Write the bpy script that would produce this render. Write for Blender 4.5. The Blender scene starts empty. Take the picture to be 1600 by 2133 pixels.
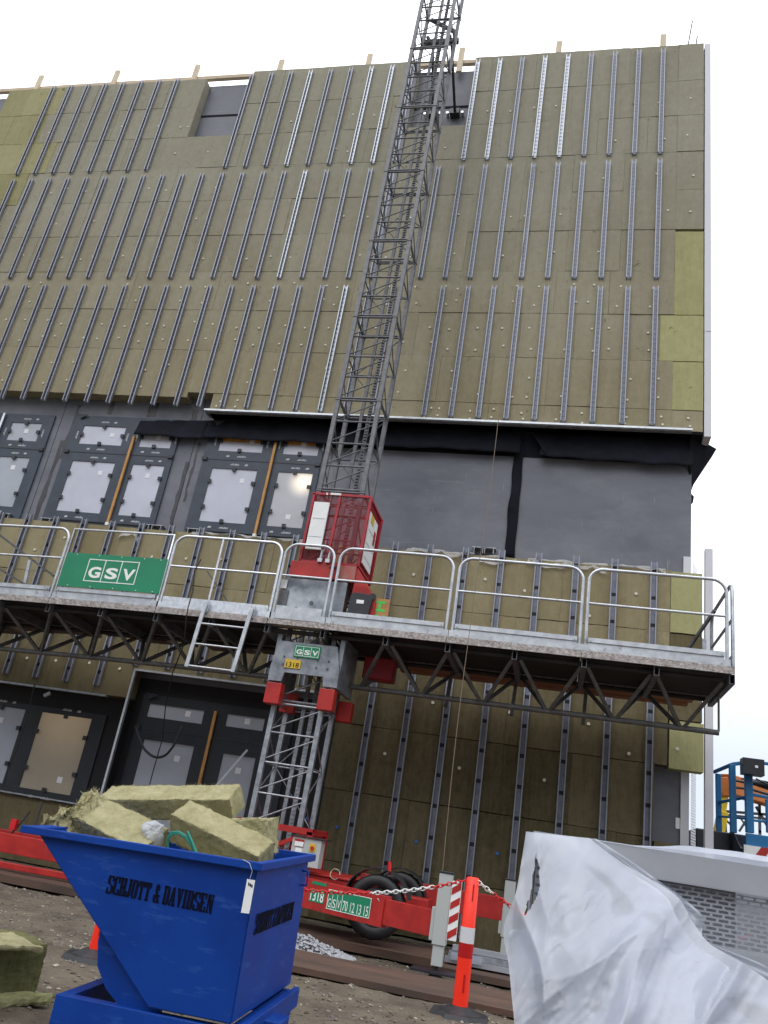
import bpy, bmesh, math, random
from mathutils import Vector, Matrix, noise
random.seed(7)
sc = bpy.context.scene
COL = sc.collection
R = math.radians

# ------------------------------------------------------------------ camera
# camera axes expressed in the world (x along the facade, y into it, z up)
CX = Vector((0.970954, 0.184203, 0.152699)).normalized()      # picture right
CD = Vector((0.067266, 0.402317, -0.913026)).normalized()     # picture down
CF = Vector((-0.229615, 0.896778, 0.378241)).normalized()     # view direction
EYE = Vector((0, 0, 1.1))
FPX = 1672.0
cam_d = bpy.data.cameras.new("camera")
cam = bpy.data.objects.new("camera", cam_d)
COL.objects.link(cam)
cam.matrix_world = Matrix(((CX.x, -CD.x, -CF.x, EYE.x), (CX.y, -CD.y, -CF.y, EYE.y),
                           (CX.z, -CD.z, -CF.z, EYE.z), (0, 0, 0, 1)))
cam_d.sensor_fit = 'HORIZONTAL'
cam_d.sensor_width = 36
cam_d.lens = 36 * FPX / 1600
cam_d.clip_start = 0.1
cam_d.clip_end = 2000
sc.camera = cam

# ------------------------------------------------------------------ sky, sun, exposure
w = bpy.data.worlds.new("World")
sc.world = w
w.use_nodes = True
nt = w.node_tree
nt.nodes.clear()
out = nt.nodes.new('ShaderNodeOutputWorld')
bg = nt.nodes.new('ShaderNodeBackground')
bg.inputs[1].default_value = 0.124
sky = nt.nodes.new('ShaderNodeTexSky')
sky.sky_type = 'NISHITA'
sky.sun_disc = False
SUN_EL, SUN_AZ = R(48), R(200)
sky.sun_elevation = SUN_EL
sky.sun_rotation = SUN_AZ
tc = nt.nodes.new('ShaderNodeTexCoord')
sep = nt.nodes.new('ShaderNodeSeparateXYZ')
nt.links.new(tc.outputs['Generated'], sep.inputs[0])
ramp = nt.nodes.new('ShaderNodeValToRGB')      # overcast: brighter towards the zenith
e = ramp.color_ramp.elements
e[0].position = 0.0
e[0].color = (6.3, 7.15, 8.3, 1)
e[1].position = 1.0
e[1].color = (22.0, 22.2, 23.2, 1)
m = e.new(0.14)
m.color = (7.1, 7.75, 8.6, 1)
m = e.new(0.4)
m.color = (13.5, 13.8, 14.4, 1)
nt.links.new(sep.outputs[2], ramp.inputs[0])
cn = nt.nodes.new('ShaderNodeTexNoise')
cn.inputs['Scale'].default_value = 2.2
cn.inputs['Detail'].default_value = 5
cmul = nt.nodes.new('ShaderNodeMapRange')
cmul.inputs[3].default_value = 0.92
cmul.inputs[4].default_value = 1.08
nt.links.new(tc.outputs['Generated'], cn.inputs[0])
nt.links.new(cn.outputs[0], cmul.inputs[0])
cm = nt.nodes.new('ShaderNodeVectorMath')
cm.operation = 'SCALE'
nt.links.new(ramp.outputs[0], cm.inputs[0])
nt.links.new(cmul.outputs[0], cm.inputs[3])
mx = nt.nodes.new('ShaderNodeMix')
mx.data_type = 'RGBA'
mx.inputs[0].default_value = 0.95
nt.links.new(sky.outputs[0], mx.inputs[6])
# low sky behind the camera darkened to cut the light under the platform
azr = nt.nodes.new('ShaderNodeMapRange')
azr.interpolation_type = 'SMOOTHSTEP'
azr.inputs[1].default_value = 0.35
azr.inputs[2].default_value = -0.5
azr.inputs[3].default_value = 0.0
azr.inputs[4].default_value = 0.66
nt.links.new(sep.outputs[1], azr.inputs[0])
elr = nt.nodes.new('ShaderNodeMapRange')
elr.interpolation_type = 'SMOOTHSTEP'
elr.inputs[1].default_value = 0.62
elr.inputs[2].default_value = 0.15
nt.links.new(sep.outputs[2], elr.inputs[0])
dk_ = nt.nodes.new('ShaderNodeMath')
dk_.operation = 'MULTIPLY'
nt.links.new(azr.outputs[0], dk_.inputs[0])
nt.links.new(elr.outputs[0], dk_.inputs[1])
iv = nt.nodes.new('ShaderNodeMath')
iv.operation = 'SUBTRACT'
iv.inputs[0].default_value = 1.0
nt.links.new(dk_.outputs[0], iv.inputs[1])
cm2 = nt.nodes.new('ShaderNodeVectorMath')
cm2.operation = 'SCALE'
nt.links.new(cm.outputs[0], cm2.inputs[0])
nt.links.new(iv.outputs[0], cm2.inputs[3])
nt.links.new(cm2.outputs[0], mx.inputs[7])
nt.links.new(mx.outputs[2], bg.inputs[0])
nt.links.new(bg.outputs[0], out.inputs[0])

sd = bpy.data.lights.new("sun", 'SUN')
sd.energy = 0.5
sd.angle = R(30)
sd.color = (1, 0.97, 0.93)
so = bpy.data.objects.new("sun", sd)
COL.objects.link(so)
# direction towards the sun, the same as in the sky texture
sv = Vector((math.sin(SUN_AZ) * math.cos(SUN_EL), math.cos(SUN_AZ) * math.cos(SUN_EL), math.sin(SUN_EL)))
so.rotation_euler = sv.to_track_quat('Z', 'Y').to_euler()

sc.view_settings.view_transform = 'Standard'
sc.view_settings.look = 'None'
sc.view_settings.exposure = 0.0
sc.view_settings.gamma = 1
sc.cycles.max_bounces = 8
sc.cycles.transparent_max_bounces = 16


# ------------------------------------------------------------------ helpers
def P(u, v, y):
    """the point at distance y in front of the camera plane x-z that lies along picture point u, v"""
    d = CX * (u - 800) + CD * (v - 1066.5) + CF * FPX
    return EYE + d * (y / d.y)


def PZ(u, v, z):
    d = CX * (u - 800) + CD * (v - 1066.5) + CF * FPX
    return EYE + d * ((z - 1.1) / d.z)


def mat(name, col, rough=0.6, metal=0.0, var=0.0, scale=8.0, bump=0.0, bscale=60.0, col2=None,
        stretch=(1, 1, 1), spec=0.5, detail=6, coat=0.0, wear=None):
    m = bpy.data.materials.new(name)
    m.use_nodes = True
    n = m.node_tree.nodes
    l = m.node_tree.links
    b = n['Principled BSDF']
    b.inputs['Roughness'].default_value = rough
    b.inputs['Metallic'].default_value = metal
    b.inputs['Specular IOR Level'].default_value = spec
    b.inputs['Coat Weight'].default_value = coat
    c4 = (*col, 1)
    b.inputs['Base Color'].default_value = c4
    t = n.new('ShaderNodeTexCoord')
    mp = n.new('ShaderNodeMapping')
    mp.inputs['Scale'].default_value = stretch
    l.new(t.outputs['Object'], mp.inputs[0])
    if var or col2:
        no = n.new('ShaderNodeTexNoise')
        no.inputs['Scale'].default_value = scale
        no.inputs['Detail'].default_value = detail
        no.inputs['Roughness'].default_value = 0.62
        l.new(mp.outputs[0], no.inputs[0])
        mr = n.new('ShaderNodeValToRGB')
        mr.color_ramp.elements[0].position = 0.32
        mr.color_ramp.elements[1].position = 0.68
        a = col2 if col2 else tuple(x * (1 - var) for x in col)
        bb = col if col2 else tuple(min(1, x * (1 + var)) for x in col)
        mr.color_ramp.elements[0].color = (*a, 1)
        mr.color_ramp.elements[1].color = (*bb, 1)
        l.new(no.outputs[0], mr.inputs[0])
        l.new(mr.outputs[0], b.inputs['Base Color'])
        rr = n.new('ShaderNodeMapRange')
        rr.inputs[3].default_value = max(0, rough - 0.12)
        rr.inputs[4].default_value = min(1, rough + 0.12)
        l.new(no.outputs[0], rr.inputs[0])
        l.new(rr.outputs[0], b.inputs['Roughness'])
        if wear:
            src = mr.outputs[0]
            for (wc, thr, wsc, wst, *wd_) in wear:
                m2 = n.new('ShaderNodeMapping')
                m2.inputs['Scale'].default_value = wst
                m2.inputs['Rotation'].default_value = (0.1, 0.35, 0.2)
                l.new(t.outputs['Object'], m2.inputs[0])
                wn = n.new('ShaderNodeTexNoise')
                wn.inputs['Scale'].default_value = wsc
                wn.inputs['Detail'].default_value = 8
                wn.inputs['Roughness'].default_value = 0.7
                l.new(m2.outputs[0], wn.inputs[0])
                wr = n.new('ShaderNodeMapRange')
                wr.inputs[1].default_value = thr
                wr.inputs[2].default_value = thr + (wd_[0] if wd_ else 0.06)
                wr.inputs[4].default_value = 0.8
                l.new(wn.outputs[0], wr.inputs[0])
                wm = n.new('ShaderNodeMix')
                wm.data_type = 'RGBA'
                l.new(wr.outputs[0], wm.inputs[0])
                l.new(src, wm.inputs[6])
                wm.inputs[7].default_value = (*wc, 1)
                src = wm.outputs[2]
            l.new(src, b.inputs['Base Color'])
    if bump:
        nb = n.new('ShaderNodeTexNoise')
        nb.inputs['Scale'].default_value = bscale
        nb.inputs['Detail'].default_value = 5
        l.new(mp.outputs[0], nb.inputs[0])
        bu = n.new('ShaderNodeBump')
        bu.inputs['Strength'].default_value = bump
        bu.inputs['Distance'].default_value = 0.02
        l.new(nb.outputs[0], bu.inputs['Height'])
        l.new(bu.outputs[0], b.inputs['Normal'])
    return m


def interp(pts_, t_):
    n_ = len(pts_) - 1
    x = min(max(t_, 0), 0.99999) * n_
    i = int(x)
    f_ = x - i
    p0 = pts_[max(i - 1, 0)]; p1 = pts_[i]; p2 = pts_[i + 1]; p3 = pts_[min(i + 2, n_)]
    r_ = []
    for a, b, c, d in zip(p0, p1, p2, p3):
        r_.append(0.5 * ((2 * b) + (-a + c) * f_ + (2 * a - 5 * b + 4 * c - d) * f_ ** 2 + (-a + 3 * b - 3 * c + d) * f_ ** 3))
    return r_


class MB:
    """collects shapes in world coordinates, then links them as one mesh object"""

    def __init__(s):
        s.v = []
        s.f = []
        s.mi = []
        s.sm = []
        s.tint = []
        s.cur = 0
        s.t = 0.5

    def add(s, vs, fs, mi=None, smooth=False):
        o = len(s.v)
        s.v += [Vector(p) for p in vs]
        for f in fs:
            s.f.append([i + o for i in f])
            s.mi.append(s.cur if mi is None else mi)
            s.sm.append(smooth)
            s.tint.append(s.t)

    def box(s, x0, x1, y0, y1, z0, z1, mi=None):
        vs = [(x, y, z) for z in (z0, z1) for y in (y0, y1) for x in (x0, x1)]
        s.add(vs, [(0, 2, 3, 1), (4, 5, 7, 6), (0, 1, 5, 4), (2, 6, 7, 3), (0, 4, 6, 2), (1, 3, 7, 5)], mi)

    def beam(s, a, b, w, h, up=(0, 0, 1), mi=None, roll=0):
        a = Vector(a)
        b = Vector(b)
        d = (b - a).normalized()
        up = Vector(up)
        if abs(d.dot(up)) > 0.98:
            up = Vector((0, 1, 0))
        sd_ = d.cross(up).normalized()
        u = sd_.cross(d).normalized()
        if roll:
            q = Matrix.Rotation(roll, 3, d)
            sd_ = q @ sd_
            u = q @ u
        sd_ *= w / 2
        u *= h / 2
        vs = [a - sd_ - u, a + sd_ - u, a + sd_ + u, a - sd_ + u, b - sd_ - u, b + sd_ - u, b + sd_ + u, b - sd_ + u]
        s.add(vs, [(0, 1, 2, 3), (7, 6, 5, 4), (0, 4, 5, 1), (1, 5, 6, 2), (2, 6, 7, 3), (3, 7, 4, 0)], mi)

    def tube(s, pts, r, n=8, mi=None, closed=False, caps=True):
        pts = [Vector(p) for p in pts]
        N = len(pts)
        vs = []
        prev = None
        for i, p in enumerate(pts):
            if closed:
                d = (pts[(i + 1) % N] - pts[i - 1])
            elif i == 0:
                d = pts[1] - p
            elif i == N - 1:
                d = p - pts[-2]
            else:
                d = (pts[i + 1] - p).normalized() + (p - pts[i - 1]).normalized()
            d.normalize()
            if prev is None:
                ref = Vector((0, 0, 1)) if abs(d.z) < 0.9 else Vector((1, 0, 0))
                a = d.cross(ref).normalized()
            else:
                a = (prev - d * prev.dot(d)).normalized()
            prev = a
            b = d.cross(a)
            rr = r[i] if isinstance(r, (list, tuple)) else r
            for k in range(n):
                t = 2 * math.pi * k / n
                vs.append(p + (a * math.cos(t) + b * math.sin(t)) * rr)
        fs = []
        M = N if closed else N - 1
        for i in range(M):
            j = (i + 1) % N
            for k in range(n):
                k2 = (k + 1) % n
                fs.append((i * n + k, i * n + k2, j * n + k2, j * n + k))
        s.add(vs, fs, mi, True)
        if caps and not closed:
            s.add([vs[k] for k in range(n)], [tuple(range(n))[::-1]], mi)
            s.add([vs[(N - 1) * n + k] for k in range(n)], [tuple(range(n))], mi)

    def prism(s, poly, thick, mi=None):
        """poly: list of world points in a plane, thick: extrusion vector"""
        t = Vector(thick)
        n = len(poly)
        vs = [Vector(p) for p in poly] + [Vector(p) + t for p in poly]
        fs = [tuple(range(n))[::-1], tuple(range(n, 2 * n))]
        for i in range(n):
            j = (i + 1) % n
            fs.append((i, j, n + j, n + i))
        s.add(vs, fs, mi)

    def quad(s, a, b, c, d, mi=None):
        s.add([a, b, c, d], [(0, 1, 2, 3)], mi)

    def build(s, name, mats, parent=None, bevel=0, recalc=True):
        me = bpy.data.meshes.new(name)
        off = Vector(parent['_w']) if parent is not None and '_w' in parent else Vector((0, 0, 0))
        me.from_pydata([v - off for v in s.v], [], s.f)
        if not isinstance(mats, (list, tuple)):
            mats = [mats]
        for m_ in mats:
            me.materials.append(m_)
        me.polygons.foreach_set('material_index', [min(i, len(mats) - 1) for i in s.mi])
        me.polygons.foreach_set('use_smooth', s.sm)
        at = me.attributes.new('tint', 'FLOAT', 'FACE')
        at.data.foreach_set('value', s.tint)
        if recalc:
            bm = bmesh.new()
            bm.from_mesh(me)
            bmesh.ops.recalc_face_normals(bm, faces=bm.faces)
            bm.to_mesh(me)
            bm.free()
        me.update()
        o = bpy.data.objects.new(name, me)
        COL.objects.link(o)
        if parent is not None:
            o.parent = parent
            o['_w'] = list(off)
        else:
            o['_w'] = [0, 0, 0]
        if bevel:
            bv = o.modifiers.new('bevel', 'BEVEL')
            bv.width = bevel
            bv.segments = 2
            bv.limit_method = 'ANGLE'
            bv.angle_limit = R(50)
        return o


def thing(name, label, cat, loc, group=None):
    o = bpy.data.objects.new(name, None)
    COL.objects.link(o)
    o.location = loc
    o['_w'] = list(loc)
    o['label'] = label
    o['category'] = cat
    if group:
        o['group'] = group
    return o


def solo(mb, name, mats, label, cat, group=None, kind=None, bevel=0):
    """a thing that is one mesh; its origin goes to the base of the mesh"""
    xs = [v.x for v in mb.v]
    ys = [v.y for v in mb.v]
    zs = [v.z for v in mb.v]
    base = Vector(((min(xs) + max(xs)) / 2, (min(ys) + max(ys)) / 2, min(zs)))
    mb.v = [v - base for v in mb.v]
    o = mb.build(name, mats, None, bevel)
    o.location = base
    o['_w'] = list(base)
    if kind:
        o['kind'] = kind
    if label:
        o['label'] = label
    if cat:
        o['category'] = cat
    if group:
        o['group'] = group
    return o


def text_into(mb, s, org, right, up, height, width=None, bold=0.0, mi=0, lift=0.002, shear=0.0, body_scale=1.0):
    """flat lettering laid on a surface: org is its lower left corner"""
    cu = bpy.data.curves.new('lettering', 'FONT')
    cu.body = s
    cu.size = 1
    cu.offset = bold
    cu.shear = shear
    cu.resolution_u = 4
    ob = bpy.data.objects.new('lettering', cu)
    COL.objects.link(ob)
    dg = bpy.context.evaluated_depsgraph_get()
    me = bpy.data.meshes.new_from_object(ob.evaluated_get(dg))
    xs = [v.co.x for v in me.vertices]
    ys = [v.co.y for v in me.vertices]
    x0, x1, y0, y1 = min(xs), max(xs), min(ys), max(ys)
    sy = height / (y1 - y0)
    sx = width / (x1 - x0) if width else sy
    right = Vector(right).normalized()
    up = Vector(up).normalized()
    nrm = right.cross(up)
    vs = [Vector(org) + right * (v.co.x - x0) * sx + up * (v.co.y - y0) * sy + nrm * lift for v in me.vertices]
    mb.add(vs, [tuple(p.vertices) for p in me.polygons], mi)
    bpy.data.objects.remove(ob)
    bpy.data.curves.remove(cu)
    bpy.data.meshes.remove(me)


# ------------------------------------------------------------------ materials
def wool_mat(name, c1, c2, streak=0.5, seedx=0.0, tintamt=0.35, dark=(0.09, 0.075, 0.04), weather=None):
    m = bpy.data.materials.new(name)
    m.use_nodes = True
    n = m.node_tree.nodes
    l = m.node_tree.links
    b = n['Principled BSDF']
    b.inputs['Roughness'].default_value = 0.95
    b.inputs['Specular IOR Level'].default_value = 0.1
    t = n.new('ShaderNodeTexCoord')
    mp = n.new('ShaderNodeMapping')
    mp.inputs['Location'].default_value = (seedx, seedx, seedx)
    mp.inputs['Scale'].default_value = (9, 9, 1.3)
    l.new(t.outputs['Object'], mp.inputs[0])
    n1 = n.new('ShaderNodeTexNoise')
    n1.inputs['Scale'].default_value = 1.6
    n1.inputs['Detail'].default_value = 8
    n1.inputs['Roughness'].default_value = 0.7
    l.new(mp.outputs[0], n1.inputs[0])
    n2 = n.new('ShaderNodeTexNoise')
    n2.inputs['Scale'].default_value = 0.55
    n2.inputs['Detail'].default_value = 4
    l.new(t.outputs['Object'], n2.inputs[0])
    n3 = n.new('ShaderNodeTexNoise')
    n3.inputs['Scale'].default_value = 3.5
    n3.inputs['Detail'].default_value = 7
    n3.inputs['Roughness'].default_value = 0.75
    l.new(t.outputs['Object'], n3.inputs[0])
    at = n.new('ShaderNodeAttribute')
    at.attribute_name = 'tint'
    # factor = streak noise + patches + board tint
    a1 = n.new('ShaderNodeMath'); a1.operation = 'MULTIPLY'; a1.inputs[1].default_value = streak
    l.new(n1.outputs[0], a1.inputs[0])
    a2 = n.new('ShaderNodeMath'); a2.operation = 'MULTIPLY_ADD'; a2.inputs[1].default_value = tintamt
    l.new(at.outputs['Fac'], a2.inputs[0]); l.new(a1.outputs[0], a2.inputs[2])
    a3 = n.new('ShaderNodeMath'); a3.operation = 'MULTIPLY_ADD'; a3.inputs[1].default_value = 0.55
    l.new(n2.outputs[0], a3.inputs[0]); l.new(a2.outputs[0], a3.inputs[2])
    rp = n.new('ShaderNodeValToRGB')
    rp.color_ramp.elements[0].position = 0.38
    rp.color_ramp.elements[1].position = 0.95
    rp.color_ramp.elements[0].color = (*c1, 1)
    rp.color_ramp.elements[1].color = (*c2, 1)
    l.new(a3.outputs[0], rp.inputs[0])
    n4 = n.new('ShaderNodeTexNoise')
    n4.inputs['Scale'].default_value = 7.0
    n4.inputs['Detail'].default_value = 8
    n4.inputs['Roughness'].default_value = 0.8
    l.new(t.outputs['Object'], n4.inputs[0])
    a4 = n.new('ShaderNodeMath'); a4.operation = 'MULTIPLY_ADD'; a4.inputs[1].default_value = 0.9
    a5 = n.new('ShaderNodeMath'); a5.operation = 'SUBTRACT'; a5.inputs[1].default_value = 0.45
    l.new(n4.outputs[0], a4.inputs[0]); l.new(a3.outputs[0], a4.inputs[2]); l.new(a4.outputs[0], a5.inputs[0])
    l.new(a5.outputs[0], rp.inputs[0])
    a3 = a5
    # small dark dents and scuffs
    rd = n.new('ShaderNodeValToRGB')
    rd.color_ramp.elements[0].position = 0.30
    rd.color_ramp.elements[1].position = 0.375
    l.new(n3.outputs[0], rd.inputs[0])
    mx_ = n.new('ShaderNodeMix'); mx_.data_type = 'RGBA'
    l.new(rd.outputs[0], mx_.inputs[0])
    mx_.inputs[6].default_value = (*dark, 1)
    l.new(rp.outputs[0], mx_.inputs[7])
    l.new(mx_.outputs[2], b.inputs['Base Color'])
    if weather:
        # boards higher up have stood in the rain for longer and gone grey
        sp = n.new('ShaderNodeSeparateXYZ'); l.new(t.outputs['Object'], sp.inputs[0])
        wr = n.new('ShaderNodeMapRange'); wr.inputs[1].default_value = 7.5; wr.inputs[2].default_value = 13.5
        ad = n.new('ShaderNodeMath'); ad.operation = 'MULTIPLY_ADD'; ad.inputs[1].default_value = 3.0
        l.new(n2.outputs[0], ad.inputs[0]); l.new(sp.outputs[2], ad.inputs[2])
        sb = n.new('ShaderNodeMath'); sb.operation = 'SUBTRACT'; sb.inputs[1].default_value = 1.5
        l.new(ad.outputs[0], sb.inputs[0]); l.new(sb.outputs[0], wr.inputs[0])
        rq = n.new('ShaderNodeValToRGB')
        rq.color_ramp.elements[0].position = 0.38; rq.color_ramp.elements[1].position = 0.95
        rq.color_ramp.elements[0].color = (*weather[0], 1); rq.color_ramp.elements[1].color = (*weather[1], 1)
        l.new(a3.outputs[0], rq.inputs[0])
        mw = n.new('ShaderNodeMix'); mw.data_type = 'RGBA'
        l.new(wr.outputs[0], mw.inputs[0]); l.new(rp.outputs[0], mw.inputs[6]); l.new(rq.outputs[0], mw.inputs[7])
        l.new(mw.outputs[2], mx_.inputs[7])
    nb = n.new('ShaderNodeTexNoise'); nb.inputs['Scale'].default_value = 6; nb.inputs['Detail'].default_value = 9
    nb.inputs['Roughness'].default_value = 0.8
    l.new(mp.outputs[0], nb.inputs[0])
    bu = n.new('ShaderNodeBump'); bu.inputs['Strength'].default_value = 0.6; bu.inputs['Distance'].default_value = 0.02
    l.new(nb.outputs[0], bu.inputs['Height']); l.new(bu.outputs[0], b.inputs['Normal'])
    return m


M = {}
M['wool'] = wool_mat('stone wool', (0.265, 0.232, 0.145), (0.375, 0.34, 0.228), 0.42, tintamt=0.16, weather=((0.285, 0.27, 0.21), (0.385, 0.372, 0.302)))
M['wool_shaded'] = wool_mat('shade-darkened stone wool', (0.065, 0.055, 0.029), (0.165, 0.14, 0.082), 0.7, 3.0)  # shade under the platform is put into this darker colour
M['wool_yellow'] = wool_mat('fresh yellow stone wool', (0.30, 0.297, 0.145), (0.43, 0.425, 0.225), 0.6, 5.0)
M['wool_yellow2'] = wool_mat('yellowish stone wool', (0.255, 0.245, 0.125), (0.375, 0.362, 0.205), 0.5, 4.0)
M['wool_pale'] = wool_mat('pale torn stone wool', (0.23, 0.21, 0.105), (0.47, 0.44, 0.27), 0.75, 9.0, dark=(0.16, 0.13, 0.07))
M['washer'] = mat('plastic washer', (0.62, 0.60, 0.50), 0.5)
M['washer_blue'] = mat('blue washer', (0.02, 0.14, 0.5), 0.4)
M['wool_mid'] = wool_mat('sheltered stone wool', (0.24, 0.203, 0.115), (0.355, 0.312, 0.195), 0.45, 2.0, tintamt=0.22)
M['joint'] = mat('dark brown stone', (0.07, 0.06, 0.035), 0.95)  # plain dark brown for some of the loose stones
M['galv'] = mat('galvanised steel', (0.46, 0.49, 0.53), 0.42, 0.75, col2=(0.27, 0.29, 0.33), scale=14, bump=0.08)
M['galv_bright'] = mat('new galvanised steel', (0.82, 0.85, 0.9), 0.34, 0.85, col2=(0.6, 0.63, 0.68), scale=22)
M['galv_dull'] = mat('weathered and backlit galvanised steel', (0.21, 0.215, 0.235), 0.6, 0.4, col2=(0.11, 0.115, 0.125), scale=10, bump=0.1)  # dark tone also paints the upper mast's silhouette against the sky
M['alu'] = mat('aluminium', (0.62, 0.65, 0.68), 0.38, 0.7, col2=(0.44, 0.46, 0.5), scale=9, wear=[((0.20, 0.20, 0.21), 0.62, 7, (1, 1, 1)), ((0.16, 0.12, 0.09), 0.68, 11, (1, 1, 1))])
M['dirty_plate'] = mat('dirty checker plate', (0.50, 0.47, 0.46), 0.6, 0.35, col2=(0.20, 0.17, 0.15), scale=26, bump=0.5, bscale=38)
M['dark_steel'] = mat('dark steel', (0.10, 0.105, 0.11), 0.6, 0.3, var=0.4, scale=9)
M['chord'] = mat('weathered truss steel', (0.16, 0.165, 0.165), 0.62, 0.3, col2=(0.085, 0.085, 0.08), scale=9, bump=0.1)
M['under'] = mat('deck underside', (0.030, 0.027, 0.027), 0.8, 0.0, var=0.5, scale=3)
M['red'] = mat('red paint', (0.46, 0.022, 0.016), 0.45, 0, col2=(0.30, 0.012, 0.012), scale=5, bump=0.04, wear=[((0.10, 0.03, 0.02), 0.62, 5, (1, 1, 1)), ((0.35, 0.28, 0.24), 0.70, 12, (1, 1, 1))])
M['red_worn'] = mat('worn red paint', (0.42, 0.018, 0.014), 0.5, 0, col2=(0.30, 0.22, 0.18), scale=5.0)
M['red_dark'] = mat('deep red paint', (0.30, 0.010, 0.018), 0.5, 0, var=0.25, scale=9)
M['green'] = mat('green sign paint', (0.006, 0.215, 0.105), 0.45, 0, var=0.10, scale=2)
M['white'] = mat('white paint', (0.78, 0.80, 0.80), 0.45, 0, var=0.05, scale=6)
M['whitetext'] = mat('white lettering', (0.80, 0.84, 0.80), 0.5)
M['black'] = mat('black rubber', (0.018, 0.019, 0.022), 0.55, 0, var=0.4, scale=20)
M['blackplastic'] = mat('black plastic', (0.022, 0.024, 0.032), 0.4, 0, var=0.2)
M['blacktext'] = mat('black lettering', (0.004, 0.005, 0.014), 0.85, spec=0.1)
M['yellow'] = mat('yellow plate', (0.62, 0.42, 0.03), 0.5, 0, var=0.1)
M['timber'] = mat('pale timber', (0.64, 0.54, 0.40), 0.75, 0, col2=(0.46, 0.36, 0.25), scale=3, stretch=(1, 8, 8), bump=0.1)
M['timber_end'] = mat('fresh timber', (0.70, 0.62, 0.46), 0.7, 0, col2=(0.56, 0.46, 0.32), scale=4, stretch=(6, 6, 1))
M['timber_orange'] = mat('orange stained timber', (0.32, 0.125, 0.055), 0.75, 0, col2=(0.15, 0.06, 0.03), scale=2.5, stretch=(0.6, 5, 5))
M['stick'] = mat('orange timber stick', (0.62, 0.33, 0.10), 0.65, 0, col2=(0.40, 0.19, 0.05), scale=5, stretch=(4, 4, 1))
M['cement'] = mat('grey weather board', (0.155, 0.165, 0.198), 0.6, 0, col2=(0.10, 0.108, 0.135), scale=0.8, bump=0.05, stretch=(0.6, 1, 1.6), detail=10, wear=[((0.205, 0.215, 0.245), 0.46, 0.9, (0.7, 1, 1.3), 0.25), ((0.20, 0.21, 0.24), 0.60, 2.0, (0.5, 1, 5), 0.15), ((0.25, 0.26, 0.28), 0.64, 2.4, (7, 1, 0.7)), ((0.07, 0.065, 0.07), 0.66, 1.2, (3, 1, 0.5))])
M['frame'] = mat('window collar film', (0.036, 0.050, 0.073), 0.45, 0, var=0.22, scale=4, bump=0.12, bscale=7, wear=[((0.08, 0.09, 0.11), 0.64, 4, (1, 1, 3))])
M['membrane'] = mat('black membrane', (0.009, 0.010, 0.016), 0.85, 0, var=0.45, scale=3, bump=0.2, bscale=9, spec=0.15)
M['void'] = mat('black membrane wall', (0.007, 0.007, 0.010), 0.7, 0, var=0.5, scale=2, bump=0.2, bscale=5)
M['cladding'] = mat('pale coated cladding', (0.60, 0.61, 0.66), 0.5, 0.0, var=0.04, scale=2)
M['panelgrey'] = mat('silver grey cassette', (0.36, 0.375, 0.41), 0.42, 0.2, col2=(0.30, 0.315, 0.35), scale=3)
M['blue'] = mat('blue skip paint', (0.002, 0.046, 0.29), 0.48, 0, col2=(0.002, 0.032, 0.215), scale=2.2, bump=0.05, bscale=5, spec=0.22, wear=[((0.015, 0.065, 0.30), 0.57, 5, (1, 1, 5)), ((0.10, 0.09, 0.085), 0.69, 9, (1, 1, 1)), ((0.002, 0.010, 0.05), 0.66, 3.5, (1, 1, 0.4))])
M['blue_lift'] = mat('blue lift paint', (0.012, 0.14, 0.33), 0.45, 0, var=0.15, scale=3)
M['orange'] = mat('orange post plastic', (0.95, 0.030, 0.008), 0.42, 0, var=0.08, scale=4)
M['orange_band'] = mat('red reflective band', (0.42, 0.004, 0.006), 0.35)
M['white_band'] = mat('white reflective band', (0.62, 0.63, 0.66), 0.35)
M['boom_orange'] = mat('orange boom paint', (0.55, 0.16, 0.02), 0.5, 0, var=0.15)
M['boom_yellow'] = mat('yellow boom paint', (0.85, 0.60, 0.01), 0.45, 0, var=0.1)
M['board_brown'] = mat('brown trench board', (0.115, 0.062, 0.042), 0.75, 0, col2=(0.05, 0.034, 0.026), scale=1.6, bump=0.25, bscale=12, stretch=(0.6, 2.5, 1))
M['rope'] = mat('rope', (0.22, 0.17, 0.12), 0.8)
M['teal'] = mat('teal strap', (0.01, 0.20, 0.15), 0.5)
M['plywood'] = mat('plywood', (0.56, 0.30, 0.11), 0.7, 0, col2=(0.36, 0.17, 0.06), scale=5, stretch=(1, 1, 4))
M['greenspray'] = mat('green spray paint', (0.05, 0.62, 0.10), 0.6)
M['castor'] = mat('castor', (0.42, 0.45, 0.44), 0.5)
M['hoptop'] = mat('white chain plastic', (0.78, 0.78, 0.76), 0.4)
M['chainred'] = mat('red chain plastic', (0.62, 0.015, 0.02), 0.4)
M['stone'] = mat('gravel stone', (0.20, 0.18, 0.155), 0.8, 0, col2=(0.07, 0.06, 0.052), scale=3)
M['palestone'] = mat('pale stone', (0.30, 0.27, 0.22), 0.8, 0, var=0.2)
M['whitegravel'] = mat('pale rubble', (0.40, 0.41, 0.43), 0.85, 0, col2=(0.22, 0.225, 0.24), scale=20, bump=0.4)
M['moss'] = wool_mat('mossy stone wool', (0.085, 0.088, 0.036), (0.24, 0.235, 0.12), 0.7, 13.0)
M['red_cage'] = mat('scuffed cage paint', (0.36, 0.012, 0.025), 0.45, 0, var=0.25, scale=8)
M['frame_shaded'] = mat('shaded window collar', (0.014, 0.018, 0.026), 0.5, 0, var=0.3, scale=4, bump=0.12, bscale=7)  # darker copy of the collar film, recess shade put into its colour


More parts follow.
